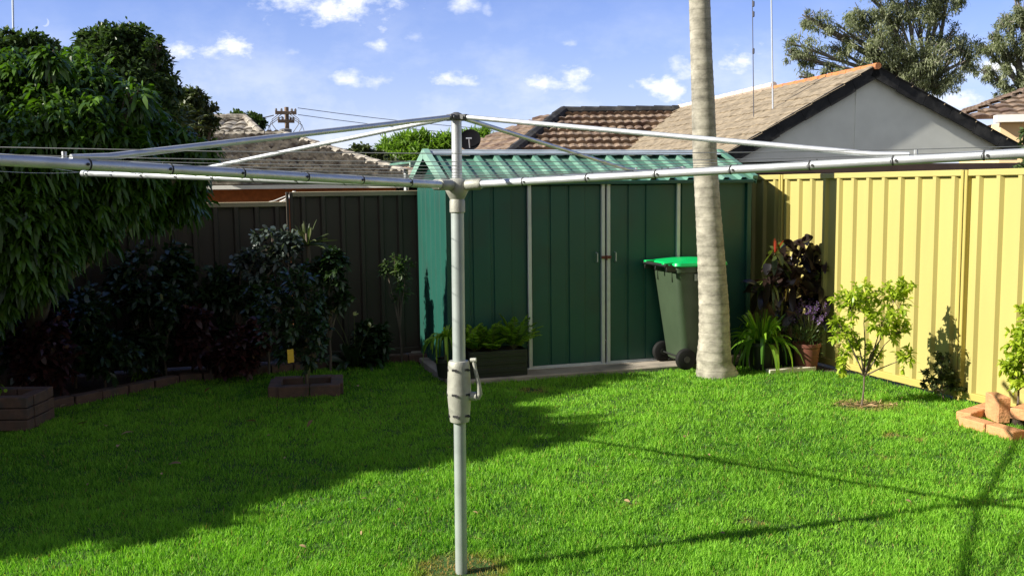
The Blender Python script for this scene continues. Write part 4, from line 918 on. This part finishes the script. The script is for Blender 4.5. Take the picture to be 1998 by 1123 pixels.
mb = MB(); mb.tube([V(pp[0], pp[1], GZ), V(pp[0], pp[1], tz)], [.12, .09], 10); build('pole', mb, M_pole, t)
for z_, w_ in ((-.25, .85), (-.6, .65)):
    mb = MB(); mb.bbox(V(pp[0], pp[1]-.15, tz+z_), V(w_, .25, 0), V(-.03, .12, 0), EZ*.14, .01); ca = build('crossarm', mb, M_pole, t); mb = MB()
    for s in (-.45, -.2, .28, .45): mb.lathe(V(pp[0]+s*w_, pp[1]-.15+s*.25, tz+z_+.07), [(.03, 0), (.06, .02), (.04, .05), (.055, .07), (.02, .12)], 8)
    build('insulators', mb, M_ins, ca)
mb = MB(); c = V(pp[0], pp[1]-.3, tz-1.15); mb.lathe(c, [(.1, -.22), (.26, -.2), (.26, .2), (.1, .24)], 12); mb.bbox(c+EZ*-.28, V(.9, .1, 0), V(0, .2, 0), EZ*.07, .01); build('transformer', mb, M_ins, t)
mb = MB()
for s in (-1, 1):
    for j in range(3): a_ = V(pp[0]+s*.15, pp[1]-.2, tz-.2-.1*j); b_ = V(pp[0]+s*(.55+.12*j), pp[1]-.3, tz-.75-.15*j); mb.tube([a_, (a_+b_)/2+V(s*.22, 0, -.05), b_, b_-EZ*.35-V(s*.25, 0, 0)], .016, 5)
build('cables', mb, M_ins, t)
def cable(a, b, sag, r, name, label):
    mb = MB(); mb.tube([a+(b-a)*s-EZ*sag*4*s*(1-s) for s in np.linspace(0, 1, 20)], r, 5)
    tag(build(name, mb, M_antd, loc=a), label, 'cable')
P1 = V(pp[0]+.5, pp[1]-.1, tz-.05)
cable(P1, dep(1600, 250, 60.), .8, .014, 'overhead_wire', 'upper overhead wire running right from the power pole')
cable(P1-EZ*.28, dep(1600, 264, 60.), .8, .014, 'overhead_wire', 'lower overhead wire running right from the power pole')
cable(V(pp[0]-.5, pp[1]-.2, tz-.35), dep(430, 242, 42.), .05, .025, 'overhead_wire', 'thick overhead wire running left from the power pole')
cable(V(pp[0]+.4, pp[1], tz-1.6), dep(1100, 300, 60), 1.2, .013, 'overhead_wire', 'low slack wire running right from the power pole towards the bright tree')

# unseen house added behind the viewer to block sky light: brick wall, tiled roof
t = thing('brick_house', 'unseen low orange brick house added behind the viewer to block sky light', 'house', (1, -5, -.02))
mb = MB(); mb.box((1, -5.6, 1.3), (15, 0, 0), (0, 7, 0), (0, 0, 2.7)); build('wall', mb, M_brick, t)
mb = MB(); o_ = V(-7.1, -1.6, 2.6); tiles(mb, o_, V(1, 0, 0), nrm(V(0, -4, 1.7)), lambda v: 0, lambda v: 16.2, sqrt(16+2.9), seed=12, res=3); quad(mb, (-7.1, -5.6, 4.3), (9.1, -5.6, 4.3), (9.1, -9.6, 2.6), (-7.1, -9.6, 2.6)); build('roof', mb, M_tileB, t)
for x_ in (-3.4, 4.6):
    mb = MB(); mb.bbox((x_, -2.09, 1.45), (1.7, 0, 0), (0, .06, 0), (0, 0, 1.2), .01); fr_ = build('window', mb, M_white, t)
    mb = MB(); mb.box((x_, -2.055, 1.45), (1.56, 0, 0), (0, .02, 0), (0, 0, 1.06)); build('pane', mb, M_dark, fr_)
mb = MB(); mb.bbox((.6, -2.08, 1.02), (.92, 0, 0), (0, .06, 0), (0, 0, 2.06), .01); build('door', mb, M_white, t)

# ------------------------------------------------------------------ background trees
tree('round_tree', 'tall rounded dark green tree rising above the large leafy tree at the left', (dep(230, 300, 15)[0], 15.2, GZ), PB(15, [(195, 105, 48, 0), (250, 95, 45, .3), (180, 140, 45, -.3), (235, 140, 60, 0), (285, 130, 44, .3), (215, 80, 34, 0), (265, 75, 30, .2), (290, 175, 45, 0), (315, 165, 30, .3), (240, 190, 60, -.2), (165, 85, 22, 0), (300, 95, 24, 0), (300, 220, 50, 0), (335, 180, 18, .2), (180, 215, 50, 0)]), 26000, L_mid, (.07, .13), (.035, .06), M_bark, .16)
tree('round_tree', 'lower feathery green tree at the top left corner beneath the slim mast', (dep(50, 300, 13)[0], 13.2, GZ), PB(13, [(30, 95, 34, 0), (80, 98, 34, .2), (55, 85, 26, 0), (105, 110, 24, .2), (10, 120, 50, 0), (80, 140, 50, 0), (-60, 110, 70, 0), (0, 170, 70, 0), (20, 75, 16, 0)]), 12000, L_mid, (.07, .13), (.03, .045), M_bark, .12)
tree('round_tree', 'bronze green bushy tree left of the tiled roofs', (dep(375, 330, 17)[0], 17.2, GZ), PB(17, [(375, 190, 24, 0), (400, 215, 22, .2), (360, 215, 28, 0), (390, 240, 26, 0), (345, 185, 18, 0), (340, 235, 34, 0), (370, 270, 40, .2), (415, 235, 14, 0)]), 9000, L_olive, (.07, .12), (.035, .055), M_bark, .1)
# palm-like plant between them
b = dep(345, 262, 16.); t = thing('feather_palm', 'small feathery palm in front of the bronze green tree', 'palm tree', (b[0], b[1], GZ)); mb = MB(); mb.tube([V(b[0], b[1], GZ), b], .09, 8); build('trunk', mb, M_bark, t)
parts = []; mb = MB()
for i in range(14):
    a = i*2.399; el = 1.45-1.1*(i/14); d = V(cos(a)*cos(el), sin(a)*cos(el), sin(el)); Lf = .75; sp_ = np.array([b+d*s*Lf-EZ*s*s*.25 for s in np.linspace(0, 1, 8)])
    mb.tube(list(sp_), .008, 4, cap=False); n = 34; ss = np.linspace(.1, 1, n); P = np.stack([np.interp(ss, np.linspace(0, 1, 8), sp_[:, j]) for j in range(3)], 1); sd = nrm(np.cross(d, V(.2, .1, 1)))
    for sg in (-1, 1): a_, F_, nv = leaf_arrays(P, np.tile(sd*sg*.8+d, (n, 1)), .26*np.sin(pi*(ss*.8+.15)), .018, .3, 2, 'strap'); parts.append((a_, F_, nv, rng.random(n)))
build('frond_stems', mb, M_stem, t); leaf_obj('frond_leaves', parts, L_olive, t)
tree('round_tree', 'far dark green tree behind the ridge of the brick house left of the power pole', (dep(470, 330, 34)[0], 34.2, GZ), PB(34, [(440, 236, 14, 0), (465, 234, 16, 0), (490, 236, 16, 0), (508, 240, 11, 0), (425, 246, 16, 0), (480, 250, 26, 0), (450, 256, 24, 0)]), 6000, L_mid, (.14, .24), (.07, .12), M_bark, .15)
tree('willow_tree', 'bright yellow green feathery tree behind the left end of the shed', (dep(820, 340, 30)[0], 30.3, GZ), PB(30, [(765, 290, 24, 0), (795, 282, 24, 0), (820, 280, 22, 0), (845, 290, 22, 0), (870, 282, 22, 0), (780, 310, 32, -.3), (830, 312, 34, -.3), (880, 305, 30, 0), (900, 290, 20, 0), (925, 285, 30, 0), (940, 262, 12, 0), (955, 275, 14, 0), (930, 310, 34, 0)]), 22000, L_bright, (.14, .3), (.035, .06), M_bark, .15, droop=.1)
tree('round_tree', 'dull green shrubby tree left of the bright feathery tree', (dep(710, 340, 27)[0], 27.3, GZ), PB(27, [(690, 296, 16, 0), (712, 300, 18, 0), (735, 308, 18, 0), (675, 300, 10, 0), (705, 318, 22, 0), (745, 322, 22, 0), (765, 330, 22, -.4), (725, 332, 24, 0)]), 7000, L_olive, (.1, .18), (.05, .08), M_bark, .1)
tree('gum_tree', 'large open crowned gum tree behind the pale gabled house', (dep(1790, 330, 30)[0], 30.4, GZ), PB(30, [(1600, 45, 34, 0), (1575, 35, 20, 0), (1560, 90, 34, 0), (1545, 110, 20, 0), (1590, 120, 34, .3), (1650, 60, 40, 0), (1640, 100, 34, .4), (1680, 30, 34, 0), (1700, 80, 44, -.4), (1720, 20, 40, 0), (1760, 50, 50, 0), (1740, 100, 50, 0), (1790, 10, 50, .4), (1830, 20, 44, 0), (1850, 75, 34, 0), (1820, 110, 50, -.4), (1870, 90, 40, 0), (1780, 140, 50, 0), (1860, 140, 46, 0), (1890, 115, 30, 0), (1620, 140, 26, 0), (1570, 150, 20, 0), (1700, 130, 40, 0), (1830, 165, 34, 0), (1850, -10, 40, 0), (1760, -50, 70, 0), (1850, -80, 60, 0), (1680, -40, 50, 0)]), 46000, L_gum, (.08, .15), (.022, .036), M_gum, .22, cl=90, hang=.5, shell=.2, flat=.7, limb=.3, trunk_top=dep(1800, 175, 30.4))
tree('gum_tree', 'paler gum tree at the right edge above the cream house', (dep(2010, 330, 34)[0], 34.4, GZ), PB(34, [(1970, 45, 30, 0), (1995, 30, 30, 0), (1960, 90, 34, 0), (1930, 100, 24, .3), (1985, 110, 30, 0), (1920, 140, 18, 0), (1945, 150, 26, 0), (1985, 165, 24, 0), (1960, 180, 24, 0), (2020, 90, 40, 0), (2030, 150, 40, 0), (2040, 30, 40, 0), (1985, -10, 14, 0), (1940, 70, 14, 0)]), 20000, L_gum, (.09, .16), (.024, .038), M_gum, .2, cl=80, hang=.5, shell=.2, flat=.7, trunk_top=dep(2015, 210, 34.4))
# leafy sprig in front of the cream wall
tree('fence_shrub', 'green leafy shrub top just over the yellow fence at the far right edge', (dep(2010, 330, 14)[0], 14.2, GZ), PB(14, [(1998, 272, 12, 0), (2015, 262, 20, 0), (2025, 290, 30, 0), (2035, 330, 50, 0)]), 1500, L_mid, (.06, .1), (.03, .05), M_bark, .05)

# ------------------------------------------------------------------ shaded garden bed
def bed(px, py): g = gnd(px, py); return V(g[0], g[1], 0)
# spiky dracaena against the fence
h = dep(598, 455, 9.35); b = V(h[0]+.02, 9.35, 0); t = thing('yucca', 'tall thin stemmed yucca with a spiky head against the brown fence', 'plant', b)
mb = MB(); mb.tube([b, b+(h-b)*.5+V(.03, 0, 0), h], [.03, .025, .022], 8); build('stem', mb, M_bark, t)
clump_plant(t, 'leaves', h-EZ*.12, 44, .20, .36, .026, L_olive, droop=.25, elev=(.0, 1.5), r0=.03, fold=.1)
clump_plant(t, 'lower_leaves', h-EZ*.4, 34, .16, .26, .03, L_dk, droop=.6, elev=(-.2, 1.1), r0=.03, fold=.1)
B = [(dep(px, py, 9.25), r/FPX*9.2) for px, py, r in ((530, 480, 34), (565, 478, 30), (500, 500, 30), (550, 510, 36), (470, 520, 24), (510, 530, 28))]
sapling('grey_shrub', 'grey leafed shrub on bare forked stems beside the yucca with glinting leaves', 'shrub', (dep(445, 650, 9.2)[0], 9.2, 0), B, 1100, L_grey, (.06, .10), (.03, .045), stemr=.016, up=.5)
B = [(dep(px, py, 8.0), r/FPX*8.0) for px, py, r in ((570, 560, 40), (600, 590, 40), (545, 600, 42), (580, 640, 46), (620, 650, 36), (530, 650, 34), (560, 690, 34), (610, 690, 30), (590, 540, 26))]
c8 = bed(598, 765)+V(0, .02, 0)
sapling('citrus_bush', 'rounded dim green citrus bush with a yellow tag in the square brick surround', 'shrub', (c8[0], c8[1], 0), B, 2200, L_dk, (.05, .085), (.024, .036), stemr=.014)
mb = MB(); q_ = dep(567, 694, 7.86); mb.bbox(q_, V(.05, .01, .006), V(0, .003, 0), V(-.004, 0, .11), .001); mb.bbox(q_+V(0, -.003, .0), V(.038, .006, .004), V(0, .003, 0), V(-.002, 0, .05), .001)
tg = build('plant_tag', mb, M_tagy, loc=q_); tag(tg, 'small yellow plant tag hanging in the citrus bush', 'tag')
t = thing('brick_surround', 'dim square brick surround around the citrus bush at the lawn edge', 'planter', c8)
cc = [(-.26, -.20), (.26, -.20), (.26, .20), (-.26, .20)]; ux = nrm(V(.98, .17, 0)); uy = V(-ux[1], ux[0], 0)
for i in range(4):
    a, b_ = cc[i], cc[(i+1) % 4]; pa = c8+ux*a[0]+uy*a[1]; pb = c8+ux*b_[0]+uy*b_[1]; d = nrm(pb-pa); ln_ = np.linalg.norm(pb-pa); kk = 2
    for j in range(kk):
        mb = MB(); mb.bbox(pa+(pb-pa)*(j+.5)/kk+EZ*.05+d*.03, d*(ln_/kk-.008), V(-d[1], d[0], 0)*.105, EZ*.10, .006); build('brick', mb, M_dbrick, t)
b = bed(690, 722)+V(0, .12, 0); t = thing('peace_lily', 'broad leafed lily clump with pale flowers in front of the brown fence', 'plant', b)
clump_plant(t, 'leaves', b+EZ*.02, 46, .26, .46, .07, L_dk, droop=.5, elev=(.5, 1.35), r0=.10, shape='leaf')
for px, py in ((652, 608), (691, 615), (722, 638), (640, 622)):
    q_ = dep(px, py, 9.3); a_, F_, nv = leaf_arrays(q_+rng.normal(size=(5, 3))*.006, rdir(5, 1.2), .06, .026, .2, 3, 'leaf'); leaf_obj('flower', [(a_, F_, nv, rng.random(5))], L_flower, t)
mb = MB()
for px, py in ((652, 608), (691, 615), (722, 638), (640, 622)): mb.tube([b, (b+dep(px, py, 9.3))/2+EZ*.06, dep(px, py, 9.3)], .003, 5)
build('stem', mb, M_stem, t)
h = dep(776, 540, 9.65); b = V(h[0]+.02, 9.65, 0)
sapling('slender_shrub', 'slender bright tipped shrub on a bare stem near the shed corner', 'shrub', b, [(dep(px, py, 9.65), r/FPX*9.6) for px, py, r in ((770, 525, 22), (790, 520, 18), (760, 540, 20), (785, 550, 22), (775, 575, 16), (752, 518, 10))], 420, L_mid, (.05, .09), (.016, .024), stemr=.010, up=.8)
b = bed(275, 742)+V(0, .08, 0); t = thing('fine_leafed_tuft', 'small light green feathery tuft at the edge of the shaded bed', 'plant', b)
clump_plant(t, 'leaves', b, 90, .12, .26, .012, L_fern, droop=.5, elev=(.4, 1.4), r0=.06, segs=3, fold=0)
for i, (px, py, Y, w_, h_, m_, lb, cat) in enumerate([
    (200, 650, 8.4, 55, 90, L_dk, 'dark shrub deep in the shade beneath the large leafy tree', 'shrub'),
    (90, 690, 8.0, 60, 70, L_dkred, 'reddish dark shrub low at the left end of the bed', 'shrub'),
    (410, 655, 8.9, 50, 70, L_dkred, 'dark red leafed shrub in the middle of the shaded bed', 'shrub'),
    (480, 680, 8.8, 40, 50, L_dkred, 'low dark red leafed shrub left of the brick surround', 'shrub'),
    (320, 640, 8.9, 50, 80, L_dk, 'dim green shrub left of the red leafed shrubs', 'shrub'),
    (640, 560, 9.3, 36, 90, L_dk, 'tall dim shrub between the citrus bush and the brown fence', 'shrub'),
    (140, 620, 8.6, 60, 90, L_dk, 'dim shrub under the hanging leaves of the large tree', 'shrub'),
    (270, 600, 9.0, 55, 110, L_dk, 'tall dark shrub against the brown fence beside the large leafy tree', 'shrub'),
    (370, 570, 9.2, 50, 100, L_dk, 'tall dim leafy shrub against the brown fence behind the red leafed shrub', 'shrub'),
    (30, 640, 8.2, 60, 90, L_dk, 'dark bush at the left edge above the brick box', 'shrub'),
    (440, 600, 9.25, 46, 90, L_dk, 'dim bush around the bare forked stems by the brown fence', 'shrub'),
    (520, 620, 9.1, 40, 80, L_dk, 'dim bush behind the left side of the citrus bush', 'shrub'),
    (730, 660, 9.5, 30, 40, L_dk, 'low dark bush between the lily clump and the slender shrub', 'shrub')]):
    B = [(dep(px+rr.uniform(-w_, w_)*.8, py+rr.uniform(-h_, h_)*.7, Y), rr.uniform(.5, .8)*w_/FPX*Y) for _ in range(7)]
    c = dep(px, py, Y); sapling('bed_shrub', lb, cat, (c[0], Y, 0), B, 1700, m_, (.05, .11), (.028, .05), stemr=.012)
g = bed(235, 720); mb = MB(); parts = []; t = thing('twiggy_plant', 'thin upright twiggy plant with tiny glinting leaves in the shaded bed', 'plant', g)
for px, py in ((190, 575), (205, 560), (238, 600), (245, 590), (225, 610)):
    q_ = dep(px, py, g[1]-.1); mb.tube([g, (g+q_)/2+V(.02, 0, .03), q_], .004, 5); n = 26; P = (g+(q_-g)*rng.uniform(.35, 1, (n, 1))); a_, F_, nv = leaf_arrays(P, rdir(n, .6), .035, .016, .2, 2); parts.append((a_, F_, nv, rng.random(n)))
build('stem', mb, M_stem, t); leaf_obj('leaves', parts, L_fern, t)
# brick box with a little plant, lower left
c = bed(-2, 842)+V(0, .18, 0); t = thing('brick_box', 'dim brick box planter at the left edge of the lawn', 'planter', c)
for z in (.05, .135, .22):
    for s_, (ox, oy, lx, ly) in enumerate(((0, -.16, .46, .1), (0, .16, .46, .1), (-.19, 0, .1, .21), (.19, 0, .1, .21))):
        if lx > ly:
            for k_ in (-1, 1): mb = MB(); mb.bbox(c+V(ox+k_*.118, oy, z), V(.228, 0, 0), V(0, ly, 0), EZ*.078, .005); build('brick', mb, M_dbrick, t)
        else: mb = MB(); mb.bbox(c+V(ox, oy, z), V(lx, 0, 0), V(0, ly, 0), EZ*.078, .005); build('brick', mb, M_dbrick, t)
mb = MB(); mb.bbox(c+EZ*.18, V(.28, 0, 0), V(0, .21, 0), EZ*.06, .004); build('soil', mb, M_soil, t)
t = thing('succulent', 'little round leafed plant growing out of the dim brick box', 'plant', c+V(-.12, -.02, .2)); n = 46
P = c+V(-.12, -.02, .22)+rng.normal(size=(n, 3))*V(.04, .03, .03)+EZ*.04; a_, F_, nv = leaf_arrays(P, rdir(n, .8), .045, .028, .1, 3, 'leaf'); leaf_obj('leaves', [(a_, F_, nv, rng.random(n))], L_fern, t)
mb = MB()
for _ in range(6): mb.tube([c+V(-.12, -.02, .2), P[rng.integers(n)]], .004, 5)
build('stem', mb, M_stem, t)
# fallen leaves on the lawn
for i in range(40):
    px = rr.uniform(150, 1900) if i > 15 else [95, 130, 170, 205, 400, 260, 330, 480, 600, 700, 230, 1218, 920, 1440, 760, 1560][i]; py = rr.uniform(770, 1080) if i > 15 else [800, 796, 832, 838, 772, 850, 915, 830, 840, 760, 880, 985, 960, 1030, 800, 930][i]
    g = gnd(px, py); n = 1; D = V(rng.normal(), rng.normal(), .25)[None]; a_, F_, nv = leaf_arrays(g[None]+EZ*.03, D, .09 if i < 11 else rr.uniform(.02, .045), .03 if i < 11 else rr.uniform(.008, .018), .25, 5, 'leaf', fold=.2)
    # the rule asks every countable thing to be its own object
    o = leaf_obj('fallen_leaf', [(a_, F_, nv, rng.random(1))], M_litter); tag(o, 'dry tan fallen leaf lying on the lawn', 'leaf', 'dry fallen leaves scattered on the lawn')
